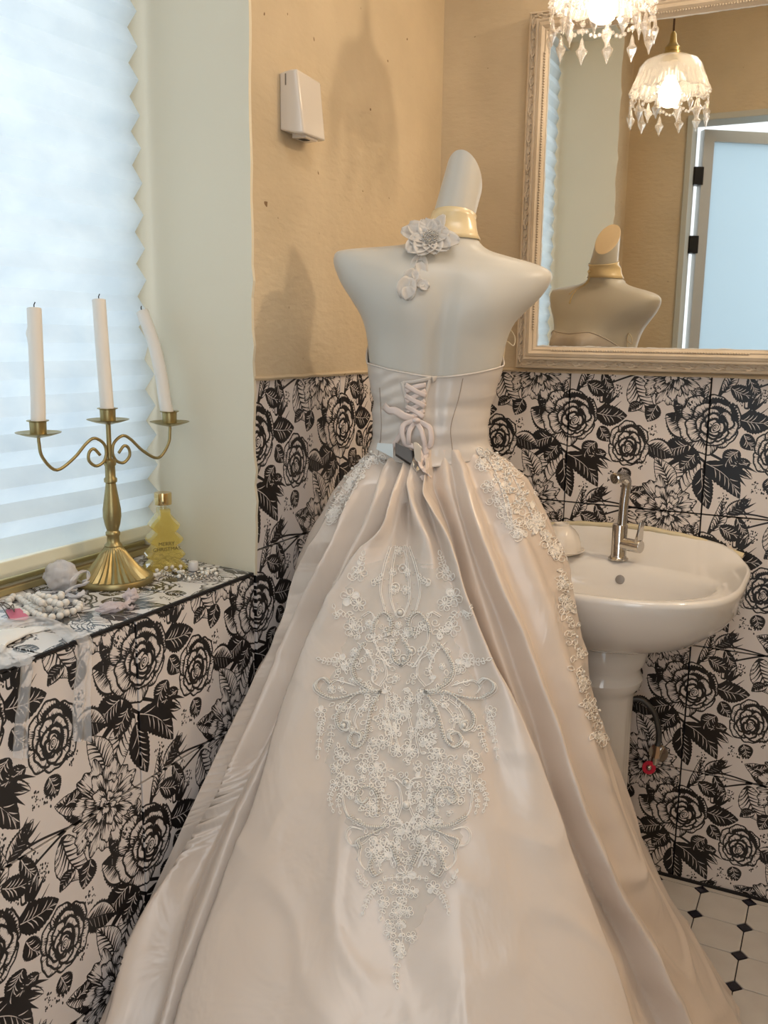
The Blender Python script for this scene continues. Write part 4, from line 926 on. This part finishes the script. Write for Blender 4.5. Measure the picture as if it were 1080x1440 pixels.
c0 = hit(86, 828, 2, ZL)+np.array([0, 0, .022]); op = thing('organza_flower', 'crumpled white organza blossom with frayed tails left of the candelabra foot', 'fabric flower', (c0[0], c0[1], ZL))
m_ = MB(); puff(m_, c0, axes(1.15, 1, 1.0), .026, 3); obj('bloom', m_, M_tul, op, smooth=180)
m_ = MB(); 
def strip(mb, pts, w, seed, up=(0, 0, 1)):
    P_ = spl(pts, 26); T = np.gradient(P_, axis=0); T /= np.linalg.norm(T, axis=1)[:, None]; B = np.cross(T, up); B /= np.maximum(np.linalg.norm(B, axis=1), 1e-6)[:, None]; G = []
    for k in np.linspace(-1, 1, 7):
        ww = np.array([w*(1+.25*math.sin(i*.9+seed)) for i in range(26)]); G.append(P_+B*(k*ww/2)[:, None]+np.array(up)*(.0022*math.sin(k*4+seed)))
    mb.grid(np.array(G).transpose(1, 0, 2))
for px, w in (([(100, 818, .03), (112, 806, .038), (122, 804, .032), (124, 814, .026), (116, 818, .022)], .005), ([(92, 834, .012), (104, 826, .018), (118, 822, .022), (124, 818, .024)], .006), ([(92, 836, .006), (106, 840, .010), (120, 832, .016)], .014), ([(96, 842, .004), (110, 846, .005), (120, 850, .002)], .010)):
    strip(m_, [hit(x, y, 2, ZL+z) for x, y, z in px], w, px[0][0])
solid(obj('tail', m_, M_tul, op, smooth=180), .0004, 0)
c1 = hit(158, 862, 2, ZL)+np.array([0, 0, .009]); o2 = thing('organza_petal', 'blush organza petal twist lying in front of the candelabra foot', 'fabric petal', (c1[0], c1[1], ZL))
m_ = MB(); puff(m_, c1, axes(.022, .013, .0085, 1.0)/.02, .02, 9, .35); puff(m_, hit(184, 838, 2, ZL+.012)+np.array([0, 0, 0]), axes(.011, .013, .011, .4)/.02, .02, 12, .4)
obj('bloom', m_, M_tulp, o2, smooth=180)
m_ = MB(); strip(m_, [hit(166, 856, 2, ZL+.012), hit(174, 850, 2, ZL+.010), hit(180, 846, 2, ZL+.010), hit(182, 842, 2, ZL+.012)], .010, 2); strip(m_, [hit(176, 852, 2, ZL+.008), hit(184, 856, 2, ZL+.004), hit(188, 852, 2, ZL+.003)], .007, 4); solid(obj('tail', m_, M_tulp, o2, smooth=180), .0004, 0)
# pink card with dark wire, paper, veil
M_pink = mat('pink_card', (.62, .16, .24), .45)
pk = np.array([hit(8, 858, 2, ZL+.010), hit(28, 856, 2, ZL+.012), hit(41, 868, 2, ZL+.005), hit(36, 872, 2, ZL+.003), hit(12, 872, 2, ZL+.004)])
tg = obj('pink_card', MB().rings([pk, pk+(0, 0, .0008)]), M_pink); tag(tg, 'folded deep pink card beside the pearls at the left edge', 'card')
cl = thing('hair_clip', 'thin dark wire hair clip lying over the pink card', 'hair clip', tuple(hit(8, 860, 2, ZL)))
wm = MB()
for px in ([(-6, 848), (4, 847), (14, 852), (20, 860)], [(0, 850), (6, 858), (12, 868), (14, 872)], [(2, 848), (12, 856), (18, 850), (20, 858)]): wm.tube([hit(x, y, 2, ZL+.0145) for x, y in spl(px, 16)], .0008, 5)
obj('wire', wm, mat('dark_bronze', (.10, .06, .04), .4, metal=.8), cl)
pv = []
for i, s in enumerate(np.linspace(0, 1, 14)):
    a = hit(-30+s*118, 884-s*4, 2, ZL+.006); b = hit(-30+s*118*.62+12*s, 930-s*48 if s > .4 else 918, 2, ZL+.003); row = []
    for f in np.linspace(0, 1, 10): q = a*(1-f)+b*f; row.append(q+np.array([0, 0, .0035*noise.noise(Vector((s*5, f*4, 2)))+.004*math.sin(f*PI)*math.sin(s*5)]))
    pv.append(row)
pp_ = obj('folded_paper', MB().grid(np.array(pv)), mat('white_tissue', (.84, .83, .80), .6), smooth=180); solid(pp_, .0006, 0); tag(pp_, 'crumpled sheet of white tissue paper at the near end of the sill', 'paper')
M_veil = mixmat('veil_tulle', ('ShaderNodeBsdfTransparent', {'Color': (1, 1, 1, 1)}), ('ShaderNodeBsdfDiffuse', {'Color': (.84, .84, .85, 1)}), .34)
vl = thing('bridal_veil', 'sheer white tulle veil lying on the sill, two strips hanging over its edge', 'veil', tuple(hit(60, 880, 2, ZL)))
m_ = MB(); G = []
for i, s in enumerate(np.linspace(0, 1, 30)):
    px = spl([(-20, 872), (20, 870), (60, 868), (92, 878), (118, 898)], 30)[i]; py = spl([(-20, 892), (10, 886), (55, 880), (80, 892), (96, 905)], 30)[i]
    a = hit(*px, 2, ZL+.016*math.sin(PI*min(s*1.3, 1))+.003); b = hit(*py, 2, ZL+.008)
    G.append([a*(1-f)+b*f+np.array([0, 0, .006*math.sin(f*PI)+.002*noise.noise(Vector((s*8, f*3, 5)))]) for f in np.linspace(0, 1, 8)])
m_.grid(np.array(G)); obj('drape', m_, M_veil, vl, smooth=180)
m_ = MB(); G = []
for i, s in enumerate(np.linspace(0, 1, 20)): 
    a = hit(-10+s*60, 905+s*22, 2, ZL+.004); b = hit(-10+s*50, 945-s*8, 2, ZL+.003); G.append([a*(1-f)+b*f+np.array([0, 0, .003*noise.noise(Vector((s*6, f*4, 9)))+.002]) for f in np.linspace(0, 1, 8)])
m_.grid(np.array(G)); obj('drape', m_, M_veil, vl, smooth=180)
for x0, x1, yt, yb, sd in ((20, 44, 912, 1066, 1), (104, 130, 886, 1042, 2)):
    m_ = MB(); G = []
    for i, s in enumerate(np.linspace(0, 1, 40)):
        y = yt+(yb-yt)*s; row = []
        for f in np.linspace(0, 1, 14):
            nar = 1-.25*s; x = (x0+x1)/2+(f-.5)*(x1-x0)*nar+2.5*math.sin(s*4+sd)-3*s
            p = hit(x, y, 0, .006); p[0] += .004+.004*math.sin(f*9+s*3+sd)+.003*noise.noise(Vector((f*4, s*6, sd)))
            if s < .12: p = p*(s/.12)+np.array([-.01, p[1], ZL+.006])*(1-s/.12)
            row.append(p)
        G.append(row)
    m_.grid(np.array(G)); obj('hanging_strip', m_, M_veil, vl, smooth=180)
# ------------------------------------------------------------------ wall dispenser
M_disp = mat('ivory_plastic', (.70, .64, .57), .22, spec=.6, coat=.3)
dp = thing('wall_dispenser', 'white plastic wall dispenser with slot underneath on the beige wall', 'dispenser', (.003, -.645, 1.655))
y0, y1, z0, z1 = -.688, -.602, 1.608, 1.708; d0 = .0445
bk = [(.003, y0, z0+.006), (.003, y1, z0+.006), (.003, y1, z1-.004), (.003, y0, z1-.004)]; md_ = [(.012, y0, z0+.004), (.012, y1, z0+.004), (.012, y1, z1-.002), (.012, y0, z1-.002)]
ft = [(d0, y0+.012, z0), (d0, y1-.004, z0), (d0-.010, y1-.004, z1-.004), (d0-.008, y0+.002, z1)]
o = obj('housing', MB().rings([np.array(bk), np.array(md_), np.array([(.030, y0, z0), (.030, y1, z0), (.026, y1, z1), (.026, y0, z1)]), np.array(ft)]), M_disp, dp, smooth=40); bev(o, .003, 3)
obj('nozzle_tray', MB().rings([np.array([(x, y, z) for x, y in ((.014, y0+.022), (.038, y0+.026), (.038, y1-.020), (.014, y1-.016))]) for z in (z0+.004, z0-.0035)]), M_disp, dp)
obj('slot', MB().box((.019, y0+.034, z0-.0042), (.031, y1-.034, z0-.0030)), mat('dark_slot', (.02, .02, .02), .6), dp)
obj('hinge_slit', MB().box((.014, y0-.0004, z1-.024), (.0165, y0+.0004, z1-.006)), mat('slit_shadow', (.2, .17, .14), .6), dp)

# ------------------------------------------------------------------ mirror with moulded frame
M_mir = mat('mirror_silver', (.80, .80, .77), .012, metal=1.)
M_mfr = mat('ivory_moulding', (.66, .55, .42), .42, var=(.57, .465, .34), vscale=16, bump=.08, bscale=70)
MX0, MX1, MZ0, MZ1, MW = .215, .802, 1.206, 1.960, .049
mirr = thing('wall_mirror', 'rectangular mirror in an ivory moulded frame above the washbasin', 'mirror', ((MX0+MX1)/2, 0, MZ0))
obj('mirror_glass', MB().box((MX0+MW-.006, -.0345, MZ0+MW-.006), (MX1-MW+.006, -.031, MZ1-MW+.006)), M_mir, mirr)
obj('backing', MB().box((MX0+.004, -.030, MZ0+.004), (MX1-.004, -.001, MZ1-.004)), M_mfr, mirr)
pf = [(0, -.002), (0, -.030), (.002, -.036), (.006, -.038), (.0075, -.0335), (.0188, -.0350), (.020, -.044), (.023, -.045), (.026, -.043), (.028, -.046), (.034, -.048), (.038, -.045), (.040, -.042), (.043, -.043), (.0455, -.041), (.0475, -.0372), (.049, -.0365), (.049, -.030)]
cx_, cz_ = (MX0+MX1)/2, (MZ0+MZ1)/2
for side in range(4):
    def co(t, w):                                  # along t 0..1, inset w
        A_ = [(MX0+w, MZ0+w), (MX1-w, MZ0+w), (MX1-w, MZ1-w), (MX0+w, MZ1-w)]; p, q = A_[side], A_[(side+1) % 4]; return np.array([p[0]*(1-t)+q[0]*t, p[1]*(1-t)+q[1]*t])
    G = [[(co(t, w)[0], y, co(t, w)[1]) for w, y in pf] for t in (0, 1)]
    rl = obj('frame_rail', MB().grid(np.array(G)), M_mfr, mirr, smooth=25)
    Ls = (MX1-MX0) if side % 2 == 0 else (MZ1-MZ0); n = int(Ls/.030); cv = MB()
    def loc(s, w, y): e = w/Ls; q = co(0, w)+(co(1, w)-co(0, w))*s; return np.array([q[0], y, q[1]])
    for k in range(n):                             # running scroll and acanthus relief
        s0 = (k+.5)/n; ds = .030/Ls; sg = 1 if k % 2 else -1; P_ = []
        for f in np.linspace(0, 1, 16):
            a = f*4.6+(.6 if sg > 0 else 3.6); r_ = .0060*(1-.72*f); P_.append(loc(s0+r_*math.cos(a)/Ls*1.3, .013+sg*.0008+r_*math.sin(a), -.0362))
        cv.tube(P_, [.0021, .0016, .0026], 6)
        cv.tube([loc(s0+f*ds, .013+sg*.0048*math.cos(f*PI), -.0358) for f in np.linspace(-.5, .5, 9)], [.0010, .0022, .0010], 6)
        for e in (.2, .35): cv.tube([loc(s0+e*ds, .013, -.0362), loc(s0+(e+.12)*ds, .013+sg*.0055, -.0356)], [.0017, .0007], 5)
    obj('scroll_relief', cv, M_mfr, rl, smooth=180)
    bd_ = MB(); nb = int(Ls/.0062)
    for k in range(nb):
        s = (k+.5)/nb
        if .085*.6/Ls < s < 1-.05/Ls: bd_.ball(loc(s, 0.0415, -.0440), .0025, 6, 4)
    obj('bead_moulding', bd_, M_mfr, rl, smooth=180, kind='stuff')
sl = MB(); M_seal = mat('white_sealant', (.72, .70, .66), .6, bump=.5, bscale=80)
for side in range(4):
    n = 70; a0_ = [(MX0+MW, MZ0+MW), (MX1-MW, MZ0+MW), (MX1-MW, MZ1-MW), (MX0+MW, MZ1-MW)]; p, q = np.array(a0_[side]), np.array(a0_[(side+1) % 4]); inn = np.array([cx_, cz_])-(p+q)/2; inn /= np.linalg.norm(inn); P_ = []
    for s in np.linspace(0, 1, n):
        w = .0016+.0030*max(0, noise.noise(Vector((s*14, side*3.3, 0))))+.0012*noise.noise(Vector((s*50, side, 4))); c_ = p*(1-s)+q*s+inn*w*.5; P_.append((np.array([c_[0], -.0352, c_[1]]), max(w, .0007)))
    sl.tube([a for a, b in P_], [b*.62 for a, b in P_], 6)
obj('sealant', sl, M_seal, mirr, smooth=180)

# ------------------------------------------------------------------ washbasin on pedestal
M_por = mat('white_porcelain', (.77, .745, .715), .09, spec=.6, coat=.4)
TH = np.linspace(0, 2*PI, 129)[:-1]
def rim(a, bf, bb, cx, cy, z, e=2.5, back=None):
    s, c = np.sin(TH), np.cos(TH); k = np.where(s > 0, 2/(e+(2.6 if z > .75 and bb > .14 else 0)), 2/e); x = cx+a*np.sign(c)*np.abs(c)**k; b_ = np.where(s > 0, bb, bf); y = cy+b_*np.sign(s)*np.abs(s)**k
    z = np.full(128, z)
    if back is not None:
        w = np.clip((y+.075)/.06, 0, 1); w = w*w*(3-2*w); ar = np.clip(1-((x-.490)/.25)**2, 0, 1)**.6; z = z+back*w*ar+.010*w*(back > 0)
    return np.stack([x, np.minimum(y, -.003), z], -1)
CX = .490; bs = thing('washbasin', 'white ceramic washbasin with fluted pedestal against the rose tiles', 'washbasin', (CX, -.2, FZ))
RR = [rim(.060, .060, .060, CX, -.20, .655, 2), rim(.135, .125, .11, CX, -.20, .660, 2.1), rim(.200, .180, .15, CX, -.205, .688, 2.3), rim(.245, .215, .18, CX, -.205, .725, 2.4), rim(.266, .237, .195, CX, -.21, .758, 2.5), rim(.268, .247, .203, CX, -.21, .784, 2.6, .01),
      rim(.273, .252, .207, CX, -.21, .800, 2.7, .03), rim(.272, .251, .207, CX, -.21, .8085, 2.7, .036), rim(.267, .245, .204, CX, -.21, .8120, 2.7, .036), rim(.264, .237, .197, CX, -.21, .8110, 2.7, .034), rim(.246, .215, .150, CX, -.222, .8085, 2.6, .0), rim(.232, .190, .100, CX, -.240, .806, 2.4),
      rim(.224, .165, .118, CX, -.262, .803, 2.2), rim(.218, .152, .112, CX, -.270, .792, 2.1), rim(.205, .136, .104, CX, -.272, .765, 2.1), rim(.170, .110, .085, CX, -.272, .722, 2.1), rim(.110, .075, .06, CX, -.27, .700, 2), rim(.03, .03, .03, CX, -.27, .694, 2), rim(.022, .022, .022, CX, -.27, .690, 2)]
bo = obj('basin', MB().rings(RR), M_por, bs, smooth=180)
fp = lambda a, z: (.030*np.cos(a*14)*np.clip((np.abs(np.cos(a*7))-.2), 0, 1) if .05 < z < .50 else 0*a)
pp = [(.115, 0), (.115, .02), (.100, .045), (.083, .052), (.074, .10), (.068, .25), (.067, .44), (.069, .500), (.074, .515), (.083, .525), (.086, .540), (.080, .553), (.080, .565), (.090, .580), (.092, .600), (.086, .618), (.082, .640)]
obj('pedestal', MB().lathe(pp, (CX-.002, -.185, FZ), 112, fl=fp), M_por, bs, smooth=35)
ov = onto(872, 815, .0015, (BVHTree.FromPolygons([tuple(q) for r_ in RR for q in r_], [(i*128+q, i*128+(q+1) % 128, (i+1)*128+(q+1) % 128, (i+1)*128+q) for i in range(len(RR)-1) for q in range(128)]),))
def disc(c, n_, r, t, m_, seg=20, hole=None):
    n_ = n_/np.linalg.norm(n_); a = np.cross(n_, (0, 0, 1.)); a /= np.linalg.norm(a); b = np.cross(n_, a); an = np.linspace(0, 2*PI, seg, endpoint=False)
    ring = lambda rr, h: np.array([c+n_*h+rr*(math.cos(q)*a+math.sin(q)*b) for q in an]); return m_.rings([ring(r, -t), ring(r, 0), ring(r*.82, t*.5)], cap1=(hole is None)) if hole is None else m_.rings([ring(r, -t), ring(r, t*.3), ring(hole, t*.3), ring(hole, -t)], cap0=False, cap1=False)
obj('overflow_hole', disc(ov[0], ov[1], .0098, .002, MB()), mat('overflow_shade', (.30, .28, .27), .5, metal=.3), bs, smooth=30)
ca = [(x, -.008, z) for x, z in [(.28, .842), (.34, .851), (.40, .857), (.49, .860), (.56, .857), (.62, .850), (.67, .838), (.71, .826), (.735, .818)]]
cav = MB().tube([np.array(p)+np.array([0, -.002+.002*noise.noise(Vector((p[0]*40, 0, 0))), .003*noise.noise(Vector((p[0]*25, 3, 0)))-.002]) for p in spl(ca, 60)], [.005, .006, .0065, .006, .009, .010], 8)
obj('sealant_bead', cav, mat('yellowed_sealant', (.66, .57, .38), .4), bs, smooth=180)
# faucet
M_chr = mat('worn_chrome', (.62, .60, .57), .12, metal=1., bump=.15, bscale=120)
fx = np.array([.4955, -.128, .8085]); fa = thing('faucet', 'worn chrome single-lever faucet on the back of the basin', 'faucet', tuple(fx))
obj('faucet_body', MB().lathe([(.0215, 0), (.0215, .003), (.0185, .005), (.0165, .010), (.0160, .074), (.0150, .0765), (.004, .077)], fx, 40), M_chr, fa, smooth=35)
rt_ = fx+np.array([.004, 0, 0]); sp_ = [rt_+np.array(q) for q in [(0, 0, .074), (.001, 0, .12), (.004, -.001, .163), (.0025, -.006, .176), (-.004, -.018, .181), (-.013, -.036, .179)]]
obj('spout', MB().tube(spl(sp_, 40), [.0098, .0098, .0102, .0110, .0118], 24), M_chr, fa, smooth=50)
e_ = sp_[-1]; dd = sp_[-1]-sp_[-2]; m_ = MB(); disc(e_+dd/np.linalg.norm(dd)*.0008, dd, .0122, .004, m_, 28); obj('aerator', m_, M_chr, fa, smooth=30)
ha = fx+np.array([0, 0, .036]); hd = np.array([.93, -.36, 0.]); hd /= np.linalg.norm(hd)
obj('lever_barrel', MB().tube([ha+hd*.006, ha+hd*.052, ha+hd*.0535], [.0135, .0138, .0130], 28), M_chr, fa, smooth=40)
lb = ha+hd*.046; pd = MB(); R_ = []
for f, w, t_ in ((-.004, .009, .0035), (.012, .011, .0035), (.028, .009, .0028), (.048, .0075, .0022), (.053, .005, .0016)):
    c_ = lb+np.array([0, 0, f+.004])+hd*.006*max(f, 0)/.05; s_ = np.cross(hd, (0, 0, 1)); R_.append(np.array([c_+s_*a_*w+hd*b_*t_ for a_, b_ in ((-1, -1), (1, -1), (1, 1), (-1, 1))]))
bev(obj('lever', MB().rings(R_), M_chr, fa, smooth=40), .001)
# upturned bowl on a saucer
bw = np.array([.372, -.142, .8095]); bt = thing('saucer', 'white saucer on the basin corner beside the dress', 'saucer', tuple(bw)); M_cer = mat('cream_ceramic', (.78, .72, .65), .25)
obj('plate', MB().lathe([(.030, 0), (.046, .006), (.0525, .011), (.0515, .012), (.044, .0085), (.028, .004), (.002, .004)], bw, 48), M_cer, bt, smooth=50)
bt2 = thing('bowl', 'white bowl turned upside down on the saucer', 'bowl', (bw[0], bw[1], bw[2]+.01))
obj('bowl_shell', MB().lathe([(.0445, .0100), (.0445, .012), (.043, .026), (.038, .042), (.030, .054), (.020, .062), (.0165, .063), (.0165, .068), (.0140, .068), (.0135, .064), (.001, .0635)], bw, 56, fl=lambda a, z: .018*np.cos(a*12) if z < .05 else 0*a), M_cer, bt2, smooth=50)
# supply hose and valve
hs = thing('water_hose', 'dark braided supply hose with brass nut and red-handled valve beside the pedestal', 'hose', (.59, -.06, .33))
HP = spl([(.50, -.075, .455), (.545, -.06, .475), (.578, -.055, .452), (.592, -.052, .415), (.596, -.052, .385), (.594, -.054, .366)], 60)
m_ = MB()
for k in range(60): pass
obj('braided_tube', MB().tube(HP, [.0062+.0006*(k % 2) for k in range(60)], 12), mat('braided_steel', (.10, .10, .10), .35, metal=.7, bump=.6, bscale=500, bdist=.001), hs, smooth=40)
obj('nut', MB().tube([(.5940, -.054, .370), (.5930, -.055, .352), (.5915, -.055, .340)], [.0072, .0085, .0085], 6), mat('brass_nut', (.62, .44, .30), .3, metal=.9), hs)
obj('valve_body', MB().tube([(.5915, -.055, .342), (.590, -.055, .325)], .0085, 12).tube([(.590, -.055, .330), (.590, -.004, .330)], .0075, 12).tube([(.590, -.004, .330), (.590, -.001, .330)], .022, 24), M_chr, hs, smooth=40)
m_ = MB(); disc(np.array([.581, -.066, .318]), -CF*.7+np.array([0, -.3, 0]), .0150, .004, m_, 28, hole=.0070); obj('red_handle', m_, mat('red_plastic', (.55, .015, .05), .35), hs, smooth=30, label='red ring handle')
obj('handle_screw', MB().ball((.581, -.065, .318), .0068, 10, 7), M_chr, hs, smooth=180)

# ------------------------------------------------------------------ crystal pendant lamp
LX, LY = .459, -.362; lamp = thing('crystal_pendant', 'small brass pendant lamp with pressed-glass shade and hanging crystal drops', 'pendant lamp', (LX, LY, 1.80))
M_cry = mixmat('cut_crystal', ('ShaderNodeBsdfTransparent', {'Color': (.94, .93, .92, 1)}), ('ShaderNodeBsdfPrincipled', {'Base Color': (.95, .92, .90, 1), 'Roughness': .04, 'Specular IOR Level': 1.0, 'Transmission Weight': .75, 'IOR': 1.5}), .50)
M_shg = mixmat('pressed_glass', ('ShaderNodeBsdfTransparent', {'Color': (.96, .95, .94, 1)}), ('ShaderNodeBsdfPrincipled', {'Base Color': (.96, .94, .92, 1), 'Roughness': .10, 'Specular IOR Level': .9, 'Transmission Weight': .45}), .46)
M_bulb = bpy.data.materials.new('lit_bulb'); M_bulb.use_nodes = True; b_ = M_bulb.node_tree.nodes['Principled BSDF']; b_.inputs['Emission Color'].default_value = (1, .82, .60, 1); b_.inputs['Emission Strength'].default_value = 34; b_.inputs['Base Color'].default_value = (1, .95, .9, 1)
c0 = np.array([LX, LY, 0.]); ZT = 1.925
obj('cord', MB().tube([(LX, LY, ZT+.055), (LX, LY, HT-.001)], .0024, 8), mat('brown_cord', (.10, .055, .03), .6), lamp, smooth=180)
obj('lamp_holder', MB().lathe([(.0205, -.004), (.0205, .010), (.0185, .012), (.0185, .020), (.013, .026), (.009, .032), (.007, .050), (.003, .056)], (LX, LY, ZT), 32).tube([(LX+.018, LY, ZT+.005), (LX+.034, LY, ZT+.005)], .0022, 8), M_brass, lamp, smooth=35)
obj('ceiling_rose', MB().lathe([(.045, -.02), (.05, -.001)], (LX, LY, HT), 32), M_brass, lamp, smooth=35)
obj('bulb', MB().lathe([(.010, .045), (.013, .038), (.022, .020), (.0250, .006), (.0250, -.004), (.0205, -.016), (.011, -.0225), (.002, -.0245)], (LX, LY, 1.838), 32), M_bulb, lamp, smooth=180)
n = 168; sr = MB(); prof = [(.020, 1.926), (.040, 1.924), (.060, 1.915), (.070, 1.902), (.0745, 1.888), (.077, 1.876), (.081, 1.866), (.086, 1.858), (.090, 1.852)]
an = np.linspace(0, 2*PI, n, endpoint=False); R_ = []
for i, (r_, z) in enumerate(prof):
    rib = .020*np.abs(np.sin(an*6))*(i > 1)+(.030*np.sign(np.sin(an*36))*(i > 4))+(.012*np.cos(an*12+i*1.5)*(2 < i < 6)); zz_ = z-(.007*np.abs(np.sin(an*6)) if i > 6 else 0)
    R_.append(np.stack([LX+r_*(1+rib)*np.cos(an), LY+r_*(1+rib)*np.sin(an), zz_+0*an], -1))
so = obj('glass_shade', sr.rings(R_, cap0=False, cap1=False), M_shg, lamp, smooth=25); solid(so, .0022, 0)
def dropm(L_=.046, w=.0125):
    R_ = []
    for z, r_ in ((0, .0012), (-.004, .0035), (-.013, .0062), (-.017, 1.0*w*.95), (-.022, w*.78), (-.030, .0035), (-.0335, .0022), (-.036, .0008)):
        R_.append(np.array([(r_*math.cos(a)*(1 if k % 2 else .92), r_*.52*math.sin(a), z*L_/.036) for k, a in enumerate(np.linspace(0, 2*PI, 8, endpoint=False))]))
    return MB().rings(R_)
dm = mesh('crystal_drop', dropm(), M_cry); ob = mesh('crystal_bead', MB().rings([np.array([(r_*math.cos(a), h, r_*math.sin(a)) for a in np.linspace(0, 2*PI, 8, endpoint=False)]) for r_, h in ((.0035, -.0028), (.0058, 0), (.0035, .0028))]), M_cry)
tr_ = MB(); M_rng = mat('steel_ring', (.75, .72, .66), .2, metal=1.)
for k in range(12):
    a = k*PI/6+.12; x, y = LX+.090*math.cos(a), LY+.090*math.sin(a); z = 1.848-.002*(k % 3)
    for q in range(2):
        o_ = put('crystal_bead', ob, lamp, loc=(x, y, z-.006-q*.0125)); o_.rotation_euler = (0, 0, a+PI/2+.2*q)
    o_ = put('crystal_drop', dm, lamp, loc=(x, y, z-.030)); o_.rotation_euler = (0, 0, a+PI/2+rs.uniform(-.5, .5))
    if k % 2: o_ = put('crystal_drop', dm, lamp, loc=(LX+.070*math.cos(a), LY+.070*math.sin(a), z-.008)); o_.rotation_euler = (0, 0, a+PI/2+rs.uniform(-.5, .5))
    tr_.tube([(x+.0035*math.cos(t), y, z+.0015+.0035*math.sin(t)) for t in np.linspace(0, 2*PI, 12)], .0005, 4); tr_.tube([(x, y, z-.018), (x, y, z-.031)], .0005, 4)
    b_ = a+PI/6
    for q in range(1, 6):                            # swag to the next strand
        f = q/6; aa = a+f*PI/6; rr_ = .089; zz_ = z-.012-.016*math.sin(PI*f)
        o_ = put('crystal_bead', ob, lamp, loc=(LX+rr_*math.cos(aa), LY+rr_*math.sin(aa), zz_)); o_.rotation_euler = (0, 0, aa+PI/2); o_.scale = (.72, .72, .72)
obj('hook_ring', tr_, M_rng, lamp, smooth=180)

# ------------------------------------------------------------------ door seen in the mirror
M_door = mat('door_frame_grey', (.42, .40, .33), .5)
M_leaf = mat('door_aluminium', (.48, .49, .48), .35, metal=.3)
dr_ = MB().box((DX0-.004, YF-.11, FZ), (DX0+.018, YF+.012, DZ+.006)).box((DX1-.018, YF-.11, FZ), (DX1+.03, YF+.012, DZ+.006)).box((DX0+.018, YF-.11, DZ-.018), (DX1-.018, YF+.012, DZ+.006))
df_ = link_struct(obj('door_1', dr_, M_door)); bev(df_, .002)
hx = np.array([DX0+.022, YF-.095]); da = math.radians(-36); dv = np.array([math.cos(da), math.sin(da)]); dn = np.array([-dv[1], dv[0]])
def slab(a, b, z0_, z1_, t=.018):
    c_ = [hx+dv*a-dn*t, hx+dv*b-dn*t, hx+dv*b+dn*t, hx+dv*a+dn*t]; return np.array([(*q, z0_) for q in c_]), np.array([(*q, z1_) for q in c_])
lf = MB(); LW_ = .66
for a, b, z0_, z1_ in ((.02, .065, FZ+.01, DZ-.03), (LW_-.045, LW_, FZ+.01, DZ-.03), (.065, LW_-.045, DZ-.075, DZ-.03), (.065, LW_-.045, FZ+.01, FZ+.09)): r0, r1 = slab(a, b, z0_, z1_); lf.rings([r0, r1])
lfo = obj('door_leaf', lf, M_leaf, df_)
M_fro = mixmat('frosted_glass', ('ShaderNodeBsdfTranslucent', {'Color': (.70, .80, .86, 1)}), ('ShaderNodeBsdfDiffuse', {'Color': (.66, .74, .78, 1)}), .2)
r0, r1 = slab(.062, LW_-.042, FZ+.085, DZ-.072, .004); obj('frosted_pane', MB().rings([r0, r1]), M_fro, lfo)
hm_ = mat('black_hinge', (.012, .012, .012), .4, metal=.4)
for z in (1.93, 1.66, 1.0): r0, r1 = slab(-.012, .026, z-.035, z+.035, .022); obj('hinge', MB().rings([r0, r1]), hm_, lfo)
